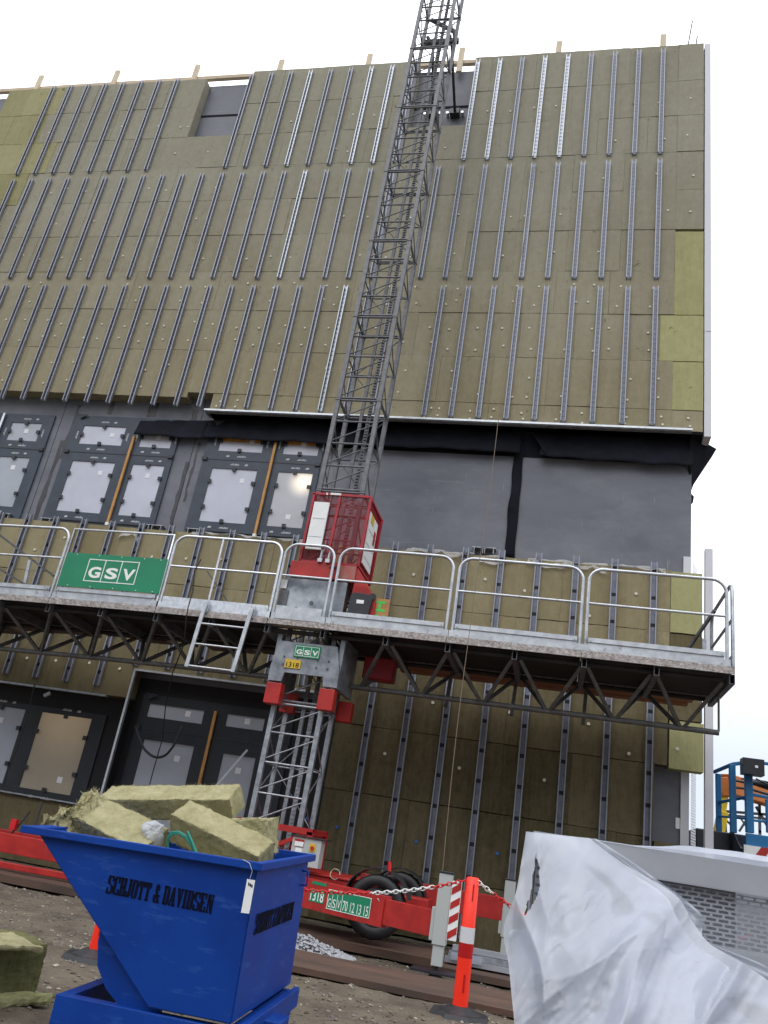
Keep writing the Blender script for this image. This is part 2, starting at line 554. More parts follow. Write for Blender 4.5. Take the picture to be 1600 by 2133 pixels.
def film_mat(name, col=(0.72, 0.75, 0.82), transp=0.25):
    m = bpy.data.materials.new(name)
    m.use_nodes = True
    n = m.node_tree.nodes
    l = m.node_tree.links
    n.clear()
    o = n.new('ShaderNodeOutputMaterial')
    tr = n.new('ShaderNodeBsdfTransparent')
    di = n.new('ShaderNodeBsdfDiffuse')
    tl = n.new('ShaderNodeBsdfTranslucent')
    gl = n.new('ShaderNodeBsdfGlossy')
    gl.inputs['Roughness'].default_value = 0.28
    di.inputs[0].default_value = (*col, 1)
    tl.inputs[0].default_value = (*col, 1)
    t = n.new('ShaderNodeTexCoord')
    no = n.new('ShaderNodeTexNoise')
    no.inputs['Scale'].default_value = 2.5
    no.inputs['Detail'].default_value = 6
    l.new(t.outputs['Object'], no.inputs[0])
    mr = n.new('ShaderNodeMapRange')
    mr.inputs[1].default_value = 0.3
    mr.inputs[2].default_value = 0.7
    mr.inputs[3].default_value = max(0, transp - 0.2)
    mr.inputs[4].default_value = transp + 0.15
    l.new(no.outputs[0], mr.inputs[0])
    nb = n.new('ShaderNodeTexNoise')
    nb.inputs['Scale'].default_value = 5
    nb.inputs['Detail'].default_value = 3
    fm = n.new('ShaderNodeMapping')
    fm.inputs['Rotation'].default_value = (0, 0.7, 0)
    fm.inputs['Scale'].default_value = (3.5, 3.5, 0.8)
    l.new(t.outputs['Object'], fm.inputs[0])
    l.new(fm.outputs[0], nb.inputs[0])
    bu = n.new('ShaderNodeBump')
    bu.inputs['Strength'].default_value = 0.22
    bu.inputs['Distance'].default_value = 0.02
    l.new(nb.outputs[0], bu.inputs['Height'])
    for x in (di, tl, gl):
        l.new(bu.outputs[0], x.inputs['Normal'])
    m1 = n.new('ShaderNodeMixShader')
    m1.inputs[0].default_value = 0.5
    l.new(di.outputs[0], m1.inputs[1])
    l.new(tl.outputs[0], m1.inputs[2])
    m2 = n.new('ShaderNodeMixShader')
    l.new(mr.outputs[0], m2.inputs[0])
    l.new(m1.outputs[0], m2.inputs[1])
    l.new(tr.outputs[0], m2.inputs[2])
    m3 = n.new('ShaderNodeMixShader')
    m3.inputs[0].default_value = 0.06
    l.new(m2.outputs[0], m3.inputs[1])
    l.new(gl.outputs[0], m3.inputs[2])
    l.new(m3.outputs[0], o.inputs[0])
    return m


M['film'] = film_mat('white plastic film', (0.64, 0.68, 0.77), 0.36)
M['film_thin'] = film_mat('thin plastic film', (0.70, 0.70, 0.70), 0.4)


def rail_mat(name, base, pitch, hole, rough=0.4, hc=(0.03, 0.03, 0.035)):
    """sheet steel with a row of punched slots along its height"""
    m = mat(name, base, rough, 0.7, var=0.22, scale=13)
    n = m.node_tree.nodes
    l = m.node_tree.links
    b = n['Principled BSDF']
    t = n.new('ShaderNodeTexCoord')
    sp = n.new('ShaderNodeSeparateXYZ')
    l.new(t.outputs['Object'], sp.inputs[0])
    md = n.new('ShaderNodeMath'); md.operation = 'MULTIPLY'; md.inputs[1].default_value = 1 / pitch
    l.new(sp.outputs[2], md.inputs[0])
    fr = n.new('ShaderNodeMath'); fr.operation = 'FRACT'
    l.new(md.outputs[0], fr.inputs[0])
    cp = n.new('ShaderNodeMath'); cp.operation = 'LESS_THAN'; cp.inputs[1].default_value = hole
    l.new(fr.outputs[0], cp.inputs[0])
    src = b.inputs['Base Color'].links[0].from_socket
    mx_ = n.new('ShaderNodeMix'); mx_.data_type = 'RGBA'
    l.new(cp.outputs[0], mx_.inputs[0])
    l.new(src, mx_.inputs[6])
    mx_.inputs[7].default_value = (*hc, 1)
    l.new(mx_.outputs[2], b.inputs['Base Color'])
    return m


M['rail_web'] = rail_mat('profile web', (0.19, 0.212, 0.25), 0.1, 0.22, 0.55, (0.14, 0.152, 0.185))
M['rail_web_new'] = rail_mat('new profile web', (0.30, 0.33, 0.38), 0.1, 0.3, 0.4, (0.14, 0.15, 0.18))
M['rail_web_low'] = rail_mat('slotted profile web', (0.20, 0.215, 0.26), 0.42, 0.13, 0.55)
M['rail_edge'] = mat('profile flange', (0.29, 0.30, 0.35), 0.5, 0.5, var=0.12, scale=12)
M['rail_edge_new'] = mat('new profile flange', (0.40, 0.43, 0.47), 0.42, 0.6, var=0.1, scale=12)


def pane_mat(name, col, glow=None):
    m = mat(name, col, 0.22, 0, var=0.08, scale=1.5, spec=0.6, bump=0.06, bscale=4)
    n = m.node_tree.nodes
    l = m.node_tree.links
    if glow:
        b = n['Principled BSDF']
        t = n.new('ShaderNodeTexCoord')
        g = n.new('ShaderNodeVectorMath'); g.operation = 'DISTANCE'
        g.inputs[1].default_value = glow[0]
        l.new(t.outputs['Object'], g.inputs[0])
        mr = n.new('ShaderNodeMapRange')
        mr.interpolation_type = 'SMOOTHSTEP'
        mr.inputs[1].default_value = glow[1]
        mr.inputs[2].default_value = 0.0
        mr.inputs[3].default_value = 0
        mr.inputs[4].default_value = glow[3]
        l.new(g.outputs['Value'], mr.inputs[0])
        b.inputs['Emission Color'].default_value = (*glow[2], 1)
        l.new(mr.outputs[0], b.inputs['Emission Strength'])
    return m


M['pane'] = pane_mat('film covered pane', (0.52, 0.54, 0.63))
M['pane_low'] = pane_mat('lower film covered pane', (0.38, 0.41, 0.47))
M['pane_warm'] = pane_mat('film covered pane with a warm spot', (0.50, 0.50, 0.54), ((2.34, -3.77, 6.72), 0.36, (1, 0.86, 0.62), 0.9))  # soft warm emission spot set into the pane surface
M['pane_low_warm'] = pane_mat('beige film covered pane with a warm fade', (0.38, 0.33, 0.25), ((-0.85, -3.8, 2.25), 1.0, (1, 0.70, 0.38), 0.13))  # beige pane with a faint warm emission fading from one point
M['sticker'] = mat('white sticker', (0.75, 0.76, 0.80), 0.5)

# ------------------------------------------------------------------ ground
FX0, FX1, FY0, FY1 = -9.0, 5.0, 2.6, 12.6
gm = mat('trodden gravelly soil', (0.150, 0.124, 0.088), 0.88, 0, col2=(0.062, 0.048, 0.034), scale=2.6, bump=0.9, bscale=45, detail=12, wear=[((0.20, 0.175, 0.14), 0.60, 26, (1, 1, 1)), ((0.035, 0.028, 0.022), 0.62, 14, (1, 1, 1))])


def gz(x, y):
    v = Vector((x, y, 0))
    rut = -0.03 * math.exp(-((y - 5.6 + 0.12 * x) / 0.13) ** 2) - 0.026 * math.exp(-((y - 7.0 + 0.12 * x) / 0.13) ** 2) + 0.014 * math.exp(-((y - 5.9 + 0.12 * x) / 0.1) ** 2)
    rut *= 0.6 + 0.8 * abs(noise.noise(v * 2.3))
    return rut + 0.026 * noise.noise(v * 1.1) + 0.018 * noise.noise(v * 4.1) + 0.011 * noise.noise(v * 11) + 0.005 * noise.noise(v * 27)


g = MB()
nx, ny = 300, 215
vs = []
for j in range(ny + 1):
    for i in range(nx + 1):
        x = FX0 + (FX1 - FX0) * i / nx
        y = FY0 + (FY1 - FY0) * j / ny
        k = min(1, min(i, nx - i, j, ny - j) / 6)
        vs.append((x, y, gz(x, y) * k))
fs = [(j * (nx + 1) + i, j * (nx + 1) + i + 1, (j + 1) * (nx + 1) + i + 1, (j + 1) * (nx + 1) + i) for j in range(ny) for i in range(nx)]
g.add(vs, fs, 0, True)
# the same sheet carries on to the horizon
B_ = 600
o4 = [(-B_, -B_), (B_, -B_), (B_, B_), (-B_, B_)]
i4 = [(FX0, FY0), (FX1, FY0), (FX1, FY1), (FX0, FY1)]
for k in range(4):
    a, b = k, (k + 1) % 4
    g.add([(*o4[a], 0), (*o4[b], 0), (*i4[b], 0), (*i4[a], 0)], [(0, 1, 2, 3)])
go = g.build('ground', gm, None, recalc=False)
go['kind'] = 'structure'

st = MB()
rs = random.Random(3)


def stone(mb, c, r, mi=0, flat=0.6):
    vs = []
    for p in ((1, 0, 0), (-1, 0, 0), (0, 1, 0), (0, -1, 0), (0, 0, 1), (0, 0, -1), (.7, .7, .3), (-.7, .6, .3), (.6, -.7, -.2), (-.6, -.7, .25)):
        q = Vector(p) * r * rs.uniform(0.7, 1.15)
        q.z *= flat
        vs.append(Vector(c) + q)
    mb.add(vs, [(0, 6, 4), (6, 2, 4), (2, 7, 4), (7, 1, 4), (1, 9, 4), (9, 3, 4), (3, 8, 4), (8, 0, 4), (0, 5, 6), (6, 5, 2), (2, 5, 7), (7, 5, 1), (1, 5, 9), (9, 5, 3), (3, 5, 8), (8, 5, 0)], mi)


for i in range(9000):
    x = rs.uniform(-6.5, 1.5)
    y = rs.uniform(3.2, 11.5)
    stone(st, (x, y, gz(x, y) + 0.003), rs.choice((0.005, 0.006, 0.008, 0.01, 0.012, 0.016, 0.020)), rs.choice((0, 0, 0, 0, 0, 0, 2, 2, 3)))
so_ = solo(st, 'gravel', [M['stone'], M['whitegravel'], M['joint'], M['palestone']], 'small loose stones scattered over the trodden soil', 'gravel', kind='stuff')

# ------------------------------------------------------------------ building
FY = 12.0      # face of the insulation
WY = 12.25     # face of the grey boards behind it
CORN = 1.93    # outer corner of the insulation
bld = thing('building', 'tall building under construction covered in olive stone wool and upright steel profiles', 'building', (-7, 16, 0))

core = MB()
core.box(-24, 1.80, WY, 26, 5.0, 16.88)
core.box(-24, 1.80, WY + 0.004, 25.99, 0, 5.0)
ob = core.build('wall', M['cement'], bld)

# black membrane wall round the ground floor windows
v = MB()
v.box(-24, -3.2, WY - 0.012, WY + 0.05, 0.85, 3.0)
v.build('membrane_wall', M['void'], bld)

# wet streaks / board joints of the grey wall
for (a_, b_, c_, d_) in [(x - 0.004, x + 0.004, 5.2, 8.3) for x in (-9.9, -6.95, -4.25, -0.98)] + [(-9.2, -7.7, 15.86, 15.93), (-4.0, -2.6, 15.76, 15.84)]:
    jt = MB()
    jt.box(a_, b_, WY - 0.003, WY + 0.01, c_, d_)
    jt.build('board_joint', M['membrane'], bld)
M['wet'] = mat('wet stain', (0.045, 0.042, 0.05), 0.4, 0, var=0.4, scale=5)
for (x, z0, z1, wd) in ((-9.72, 5.6, 7.3, 0.09), (-9.62, 6.9, 8.1, 0.07), (-6.98, 5.6, 7.0, 0.08), (-6.85, 6.2, 7.4, 0.05), (-7.1, 7.6, 8.1, 0.12), (-8.0, 7.9, 8.25, 0.2), (-8.9, 7.92, 8.2, 0.1)):
    n_ = 10
    stn = MB()
    left = [(x + (noise.noise(Vector((x, k * .7, 1))) * 0.04) - wd / 2, WY - 0.002, z0 + (z1 - z0) * k / n_) for k in range(n_ + 1)]
    right = [(x + (noise.noise(Vector((x, k * .7, 9))) * 0.04) + wd / 2, WY - 0.002, z0 + (z1 - z0) * k / n_) for k in range(n_ + 1)]
    for k in range(n_):
        stn.quad(left[k], right[k], right[k + 1], left[k + 1])
    stn.build('wet_stain', M['wet'], bld, recalc=False)

# ---- insulation: boards with open joints
RY = random.Random(11)


def board(mb, x0, x1, z0, z1, mi=0, gap=None):
    mb.t = RY.random()
    gap = RY.choice((0.0002, 0.0004, 0.0008, 0.002)) if gap is None else gap
    gz_ = RY.uniform(0.002, 0.0075)
    dy = RY.uniform(-0.006, 0.006)
    g_ = gap
    # front face divided so that its edges can be ragged
    nxs = max(2, int((x1 - x0) / 0.12))
    nzs = max(2, int((z1 - z0) / 0.16))
    vs_ = []
    for j in range(nzs + 1):
        for i in range(nxs + 1):
            x = x0 + g_ + (x1 - x0 - 2 * g_) * i / nxs
            z = z0 + gz_ + (z1 - z0 - 2 * gz_) * j / nzs
            e_ = i in (0, nxs) or j in (0, nzs)
            q = Vector((x * 3.1, z * 3.1, 2))
            y = FY + dy + 0.003 * noise.noise(q) + (0.002 + 0.006 * noise.noise(q * 4) if e_ else 0)
            if i in (0, nxs):
                x += 0.005 * noise.noise(q * 5)
            if j in (0, nzs):
                z += 0.006 * noise.noise(q * 6)
            vs_.append((x, y, z))
    fs_ = [(j * (nxs + 1) + i, j * (nxs + 1) + i + 1, (j + 1) * (nxs + 1) + i + 1, (j + 1) * (nxs + 1) + i) for j in range(nzs) for i in range(nxs)]
    rim = [i for i in range(nxs + 1)] + [j * (nxs + 1) + nxs for j in range(1, nzs + 1)] + [nzs * (nxs + 1) + i for i in range(nxs - 1, -1, -1)] + [j * (nxs + 1) for j in range(nzs - 1, 0, -1)]
    base_n = len(vs_)
    vs_ += [(vs_[i][0], WY - 0.004, vs_[i][2]) for i in rim]
    nr = len(rim)
    for k in range(nr):
        k2 = (k + 1) % nr
        fs_.append((rim[k2], rim[k], base_n + k, base_n + k2))
    mb.add(vs_, fs_, mi, False)


def washer(mb, x, z, mi, r=0.024):
    n_ = 8
    c = [(x + r * math.cos(2 * math.pi * k / n_), FY - 0.014, z + r * math.sin(2 * math.pi * k / n_)) for k in range(n_)]
    mb.prism(c, (0, 0.012, 0), mi)


ins = MB()
ylw = []         # (x0,x1,z0,z1,label)
top_rows = [(7.94, 8.33)] + [(8.33 + 0.95 * k, 8.33 + 0.95 * (k + 1)) for k in range(8)] + [(15.93, 16.97)]
yellow_zone = lambda xa, xb, za, zb: (xb < -12.5 + (16.8 - za) * 0.0 and xa < -12.6 and za > 12.0 and xa > -14.8)
for (z0, z1) in top_rows:
    # board edges: 1.2 m boards with a stagger, the last column at the corner
    xs = [CORN, 1.45]
    x = 1.45 - RY.choice((0.55, 0.7, 0.95, 1.1))
    while x > -17:
        xs.append(x)
        x -= 0.947
    xs.append(-17.5)
    for i in range(len(xs) - 1):
        xb, xa = xs[i], xs[i + 1]
        za, zb = z0, z1
        if z0 < 8 and xa < -6.7:
            if xb <= -6.7:
                continue
            xa = -6.7
        if 8.2 < z0 < 8.4 and xb <= -6.7:
            za = 8.22
        segs = [(xa, xb, za, zb)]
        # openings at the top edge
        for (n0, n1, nz) in ((-9.03, -7.86, 14.97), (-3.96, -2.72, 14.97)):
            new = []
            for (a, b, c, d) in segs:
                if d <= nz + 0.02 or b <= n0 or a >= n1:
                    new.append((a, b, c, d))
                    continue
                if a < n0:
                    new.append((a, n0, c, d))
                if b > n1:
                    new.append((n1, b, c, d))
                if c < nz - 0.02:
                    new.append((max(a, n0), min(b, n1), c, nz))
            segs = new
        for (a, b, c, d) in segs:
            if d > 16.9:
                d = 16.84 if b < -9.0 else 16.98
                if a < -14.4:
                    if b <= -14.3:
                        continue
                    a = -14.35
            # fresh yellow boards
            if a > 1.40 and (9.2 < c < 9.3 or 10.2 < c < 12.0):
                continue
            if a > 1.40 and 8.3 < c < 8.4:
                continue
            isy = (b < -12.3 and c > 12.0) and b > -14.6
            if isy:
                if a < -13.6 and c < 13:
                    isy = False
            if isy:
                ylw.append((a, b, c, d))
                continue
            board(ins, a, b, c, d)
            nw = 2 if b - a > 0.7 else 1
            for k in range(nw):
                if RY.random() < 0.85 and c < 15.5:
                    fx = a + (b - a) * ((k + 0.5) / nw + RY.uniform(-0.15, 0.15))
                    if c > 13 and RY.random() < 0.5:
                        continue
                    for zz in ((0.22, 0.62) if c < 11 else (0.4,)):
                        washer(ins, fx + RY.uniform(-0.05, 0.05), c + (d - c) * (zz + RY.uniform(-0.08, 0.08)), 1, 0.02)
ins.build('insulation', [M['wool'], M['washer']], bld)

ylw += [(1.45, CORN + 0.004, 10.23, 12.08), (1.23, CORN + 0.004, 9.28, 10.22), (1.45, CORN + 0.004, 8.33, 9.27)]
for (a, b, c, d) in ylw:
    yb = MB()
    board(yb, a, b, c, d)
    o_ = yb.build('insulation_board', M['wool_yellow'] if a > 0 else M['wool_yellow2'], bld)
    o_['label'] = 'fresher yellow insulation board'

# lower insulation (below the grey band)
lo = MB()
lo_top = MB()
LR = [(4.58, 5.53), (3.63, 4.58), (2.68, 3.63), (1.73, 2.68), (0.78, 1.73), (0.02, 0.78)]
for (z0, z1) in LR:
    xs = [1.48, 0.85, -0.1, -1.05, -2.0, -2.95, -3.9, -4.85, -5.8, -6.75, -7.7, -8.65, -9.6, -10.55, -11.5, -12.45, -13.4, -14.35]
    sh = RY.choice((0, 0.3, -0.25))
    for i in range(len(xs) - 1):
        xb = xs[i] + (sh if 0 < i else 0)
        xa = xs[i + 1] + sh
        za, zb = z0, z1
        if z0 < 3.0:
            # ground floor window zone
            if xb <= -6.75:
                if zb <= 2.7 and zb > 0.9:
                    continue
                if za > 2.6:
                    za = 2.62
                if zb < 0.9:
                    zb = 0.93
            elif xb > -6.75 and xa < -3.28:
                if za > 2.6:
                    if xa < -6.75:
                        board(lo_top if z0 > 3 else lo, xa, -6.75, 2.62, zb)
                        xa = -6.75
                    if xb > -3.28:
                        board(lo_top if z0 > 3 else lo, -3.28, xb, za, zb)
                        xb = -3.28
                    za = 3.09
                else:
                    if xb > -3.28:
                        xa = -3.28
                    elif zb > 0.9:
                        continue
                    else:
                        zb = 0.6
        if xa > 0.5 and zb <= 2.7:
            xb = 1.31
        if za == 2.68 and xa > 0.5:
            board(lo_top if z0 > 3 else lo, xa, 1.48, za, zb)
            continue
        board(lo_top if z0 > 3 else lo, xa, xb, za, zb)
for (u, vv) in ((862, 1197), (1011, 1207), (1093, 1231), (1325, 1237), (1228, 1283), (37, 1145), (73, 1145), (388, 1164), (460, 1165), (640, 1200), (802, 1570), (957, 1600), (1134, 1625), (1411, 1560), (1226, 1508), (1062, 1484), (902, 1464), (57, 1371), (117, 1376), (187, 1381), (250, 1393), (135, 1120), (317, 1160), (60, 1300), (1310, 1570)):
    p = P(u, vv, FY)
    washer(lo_top if p.z > 3.65 else lo, p.x, p.z, 1, 0.024)
for (u, vv) in ((702, 1723), (867, 1753), (1036, 1778), (640, 1705)):
    p = P(u, vv, FY)
    washer(lo, p.x, p.z, 2, 0.022)
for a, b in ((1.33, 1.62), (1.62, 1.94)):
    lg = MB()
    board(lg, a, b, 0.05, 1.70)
    lg.build('insulation_board', M['wool_shaded'], bld)
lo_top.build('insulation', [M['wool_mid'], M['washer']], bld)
lo.build('insulation', [M['wool_shaded'], M['washer'], M['washer_blue']], bld)
for (a, b, c, d) in ((1.485, CORN, 4.57, 5.52), (1.485, CORN, 3.32, 4.56), (1.50, CORN + 0.02, 2.65, 3.31)):
    yb = MB()
    board(yb, a, b, c, d)
    o_ = yb.build('insulation_board', M['wool_yellow'] if c != 3.32 else M['wool_shaded'], bld)

# ---- steel profiles
def rail_mesh(z0, z1, w=0.088, d=0.05, t=0.004, xc=0.0, mats=('rail_web', 'rail_edge')):
    mb = MB()
    yb_ = FY - 0.012
    mb.box(xc - w / 2 + t, xc + w / 2 - t, yb_ - t, yb_, z0, z1, 0)
    for s_ in (-1, 1):
        xo = xc + s_ * w / 2
        xi = xc + s_ * (w / 2 - t)
        mb.box(min(xo, xi), max(xo, xi), yb_ - d, yb_, z0, z1, 1)
        xl = xc + s_ * (w / 2 - 0.017)
        mb.box(min(xi, xl), max(xi, xl), yb_ - d, yb_ - d + t, z0, z1, 1)
    # feet of the fixing screws
    for s_ in (-1, 1):
        mb.box(xc + s_ * 0.03 - 0.008, xc + s_ * 0.03 + 0.008, yb_ - 0.012, yb_ + 0.0, z0 - 0.028, z0 - 0.004, 2)
    return mb


rails = []
for k in range(31):
    x = 1.14 - 0.4733 * k
    if k not in (9, 10, 21, 20, 22):
        rails.append((x, 13.98, 16.83, 'new' if k in (4, 6, 7, 8, 12, 13, 16) and k != 6 or k in (5,) else 'old'))
    if k != 10:
        rails.append((x, 11.0, 13.80, 'new' if k == 15 else 'old'))
    if k < 29 and k not in (9,):
        rails.append((x, 8.02, 10.80, 'new' if k == 12 else 'old'))
for k in range(22):
    x = 1.235 - 0.572 * k
    if x > -3.2:
        if k in (7,):
            pass
        rails.append((x, 0.12, 5.63, 'low'))
    elif x < -6.8:
        rails.append((x, 2.75, 5.61, 'low'))
    else:
        rails.append((x, 3.15, 5.62, 'low'))
rails = [r for r in rails if P(-40, 600, FY).x - 1.0 < r[0]]
vis = []
for r in rails:
    zc = (r[1] + r[2]) / 2
    d_ = Vector((r[0], FY, zc)) - EYE
    size = (r[2] - r[1]) / d_.length
    px = 800 + FPX * d_.dot(CX) / d_.dot(CF)
    inview = 1.0 if px > 40 else 0.3
    vis.append((size * inview, r))
vis.sort(key=lambda q: -q[0])
rest = MB()
for n_, (s_, r) in enumerate(vis):
    x, z0, z1, kd = r
    mats = {'old': [M['rail_web'], M['rail_edge'], M['dark_steel']], 'new': [M['rail_web_new'], M['rail_edge_new'], M['dark_steel']],
            'low': [M['rail_web_low'], M['rail_edge'], M['dark_steel']]}[kd]
    if n_ < 100:
        rail_mesh(z0, z1, xc=x, w=0.088 if kd != 'low' else 0.10).build('facade_profile', mats, bld)
    else:
        t_ = rail_mesh(z0, z1, xc=x)
        rest.add(t_.v, [], 0)
        o0 = len(rest.v) - len(t_.v)
        for f_, mi_ in zip(t_.f, t_.mi):
            rest.f.append([i + o0 for i in f_])
            rest.mi.append(mi_)
            rest.sm.append(False)
            rest.tint.append(0.5)
if rest.v:
    o_ = rest.build('facade_profiles', [M['rail_web'], M['rail_edge'], M['dark_steel']], bld)
    o_['kind'] = 'stuff'
print('RAILS', len(vis))

# ---- roof edge timber
tb = MB()
tb.box(-17, 1.80, 12.16, 12.245, 17.03, 17.13)
tb.build('roof_batten', M['timber'], bld)
for x in (-13.75, -11.6, -9.46, -7.32, -5.19, -3.08, -0.98, 1.15):
    pb = MB()
    dx = 0.0
    lowz = 16.72 if x == -3.08 else 16.97
    pb.box(x - 0.06, x + 0.06, 12.10, 12.155, lowz, 17.46)
    pb.build('batten_post', M['timber_end'], bld)
for (x0, z0, x1, z1) in ((1.79, 17.05, 1.83, 17.45), (1.64, 17.1, 1.73, 17.93)):
    rb = MB()
    rb.tube([(x0, 12.2, z0), (x1, 12.2, z1)], 0.016, 6)
    rb.build('reinforcing_bar', M['dark_steel'], bld)

# ---- drip profiles and membranes
dp = MB()
dp.beam((-6.75, FY - 0.05, 7.925), (1.76, FY - 0.05, 7.925), 0.10, 0.035)
dp.beam((-6.75, FY + 0.06, 7.905), (1.76, FY + 0.06, 7.905), 0.25, 0.01)
dp.build('drip_profile', M['alu'], bld)
dp = MB()
dp.beam((-17, FY - 0.04, 2.60), (-7.1, FY - 0.04, 2.60), 0.10, 0.03)
dp.beam((-8.1, FY - 0.05, 2.53), (-8.2, FY - 0.05, 2.47), 0.05, 0.05)
dp.build('drip_profile', M['galv'], bld)
dp = MB()
dp.beam((-6.735, FY - 0.02, 0.6), (-6.735, FY - 0.02, 3.07), 0.035, 0.06)
dp.beam((-6.75, FY - 0.02, 3.075), (-3.3, FY - 0.02, 3.075), 0.06, 0.03)
dp.build('reveal_profile', M['galv_bright'], bld)
dp = MB()
dp.beam((-17, FY - 0.02, 0.95), (-6.9, FY - 0.02, 0.95), 0.1, 0.02)
dp.build('sill_profile', M['galv'], bld)
# reveal behind the profile
for a_ in (-6.77, -3.285):
    rv = MB()
    rv.box(a_, a_ + 0.016, FY + 0.01, WY - 0.013, 0.0, 3.05)
    rv.build('window_reveal', M['void'], bld)


def sheet(mb, pts_fn, nu, nv, mi=0):
    vs_ = [pts_fn(i / nu, j / nv) for j in range(nv + 1) for i in range(nu + 1)]
    fs_ = [(j * (nu + 1) + i, j * (nu + 1) + i + 1, (j + 1) * (nu + 1) + i + 1, (j + 1) * (nu + 1) + i) for j in range(nv) for i in range(nu)]
    mb.add(vs_, fs_, mi, True)


def flap(x0, x1, zt0, zt1, zb0, zb1, yoff=0.12, seed=0.0):
    def fn(s_, t_):
        x = x0 + (x1 - x0) * s_
        zt = zt0 + (zt1 - zt0) * s_
        zb = zb0 + (zb1 - zb0) * s_
        q = Vector((x * 1.7, t_ * 1.5, seed))
        z = zt + (zb - zt) * t_ + 0.05 * noise.noise(q * 1.3) * t_
        y = WY - 0.03 - yoff * t_ - 0.03 * abs(noise.noise(q * 2.2)) - 0.010 * noise.noise(q * 6)
        return (x, y, z)
    mb = MB()
    sheet(mb, fn, int(abs(x1 - x0) * 12) + 2, 8)
    return mb


for (a, b, c, d, e_, f_, s_) in ((-8.16, -6.75, 7.80, 7.86, 7.46, 7.40, 1.0), (-6.75, -0.95, 7.86, 7.90, 7.44, 7.46, 2.0), (-0.62, 1.80, 7.90, 7.90, 7.42, 7.36, 3.0), (-0.80, -0.50, 7.90, 7.90, 7.9, 7.42, 4.0)):
    fl = flap(a, b, c, d, e_, f_, 0.10, s_)
    o_ = fl.build('membrane_flap', M['membrane'], bld, recalc=False)
    so2 = o_.modifiers.new('thick', 'SOLIDIFY')
    so2.thickness = 0.006
ml = MB()
sheet(ml, lambda s_, t_: (-1.06 + 0.16 * s_ + 0.05 * noise.noise(Vector((t_ * 4, s_, 5))) + 0.03 * t_, WY - 0.02 - 0.03 * abs(noise.noise(Vector((t_ * 6, s_ * 3, 2)))), 7.75 - 2.15 * t_), 4, 20)
o_ = ml.build('membrane_strip', M['membrane'], bld, recalc=False)
so2 = o_.modifiers.new('thick', 'SOLIDIFY'); so2.thickness = 0.006
# soffit and the loose corner of the membrane
cf = MB()
pts = [P(1440, 905, 12.1), P(1474, 900, 12.2), P(1470, 922, 12.3), P(1493, 935, 12.35), P(1484, 950, 12.35), P(1439, 1018, 12.3), P(1432, 960, 12.2)]
cf.prism(pts, (0, 0.02, 0))
cf.prism([P(1440, 1028, 12.26), P(1446, 1034, 12.3), P(1444, 1046, 12.3), P(1439, 1052, 12.27)], (0, 0.02, 0))
cf.build('membrane_corner', M['membrane'], bld)
sf = MB()
sf.box(-6.69, 1.92, FY + 0.02, WY - 0.013, 7.90, 7.935)
sf.box(-6.69, 1.79, WY - 0.012, WY + 0.01, 7.45, 7.90)
sf.build('soffit_membrane', M['membrane'], bld)

# ---- cladding at the corner (side facade)
cl = MB()
cl.box(CORN + 0.02, 2.06, FY + 0.0, 25, 7.86, 16.95)
cl.box(CORN + 0.04, 2.065, FY - 0.008, 12.3, 9.9, 9.908)
cl.build('corner_cladding', M['cladding'], bld)
cl = MB()
cl.box(1.97, 2.075, FY, FY + 0.11, 0.05, 5.93)
cl.build('corner_profile', M['cladding'], bld)
cl = MB()
cl.box(1.69, 1.80, WY - 0.03, WY - 0.006, 0.05, 5.86)
cl.build('corner_strip', M['cladding'], bld)


def perforated(mb, org, ux, uz, nx_, nz_, cw, ch, hw, hh, mi=0, stag=True):
    """a sheet with real staggered slots"""
    org = Vector(org); ux = Vector(ux); uz = Vector(uz)
    for j in range(nz_):
        off_ = (0.5 if (stag and j % 2) else 0.0)
        xs_ = [0.0]
        i = 0
        z0 = j * ch; z1 = (j + 1) * ch
        a0 = z0 + (ch - hh) / 2; a1 = a0 + hh
        W_ = nx_ * cw
        pt = lambda x, z: org + ux * x + uz * z
        mb.quad(pt(0, z0), pt(W_, z0), pt(W_, a0), pt(0, a0), mi)
        mb.quad(pt(0, a1), pt(W_, a1), pt(W_, z1), pt(0, z1), mi)
        x = 0.0
        k = 0
        while True:
            hs = (k + off_) * cw + (cw - hw) / 2
            he = hs + hw
            if he > W_:
                break
            mb.quad(pt(x, a0), pt(hs, a0), pt(hs, a1), pt(x, a1), mi)
            x = he
            k += 1
        mb.quad(pt(x, a0), pt(W_, a0), pt(W_, a1), pt(x, a1), mi)


pf = MB()
perforated(pf, (1.83, 12.26, 0.05), (0.34, 0.94, 0), (0, 0, 1), 7, 160, 0.045, 0.036, 0.028, 0.018)
o_ = pf.build('perforated_cladding', M['cladding'], bld, recalc=False)

# small white label beside the corner
lb = MB()
p = P(1412, 1715, WY)
lb.box(p.x - 0.03, p.x + 0.03, WY - 0.012, WY - 0.002, p.z - 0.07, p.z + 0.07)
lb.build('label_plate', M['white'], bld)

# ---- windows
def clip(mb, x, z, s_=0.034, mi=1, y=None):
    y = WY - 0.045 if y is None else y
    mb.box(x - s_, x + s_, y - 0.02, y, z - s_, z + s_, mi)


def squiggle(mb, x, z, mi=2, vertical=False, y=None, w_=0.17):
    """the small slanted white print on the collars; too small to read in the photograph"""
    y = WY - 0.0425 if y is None else y
    n_ = 8
    for i in range(n_):
        a = i * w_ / n_
        h_ = 0.022 + 0.014 * ((i * 7) % 3) / 2
        if vertical:
            q = [(x, y, z + a), (x - h_, y, z + a + 0.006), (x - h_, y, z + a + 0.016), (x, y, z + a + 0.010)]
        else:
            q = [(x + a, y, z), (x + a + 0.010, y, z), (x + a + 0.018, y, z + h_), (x + a + 0.008, y, z + h_)]
        mb.add(q, [(0, 1, 2, 3)], mi)


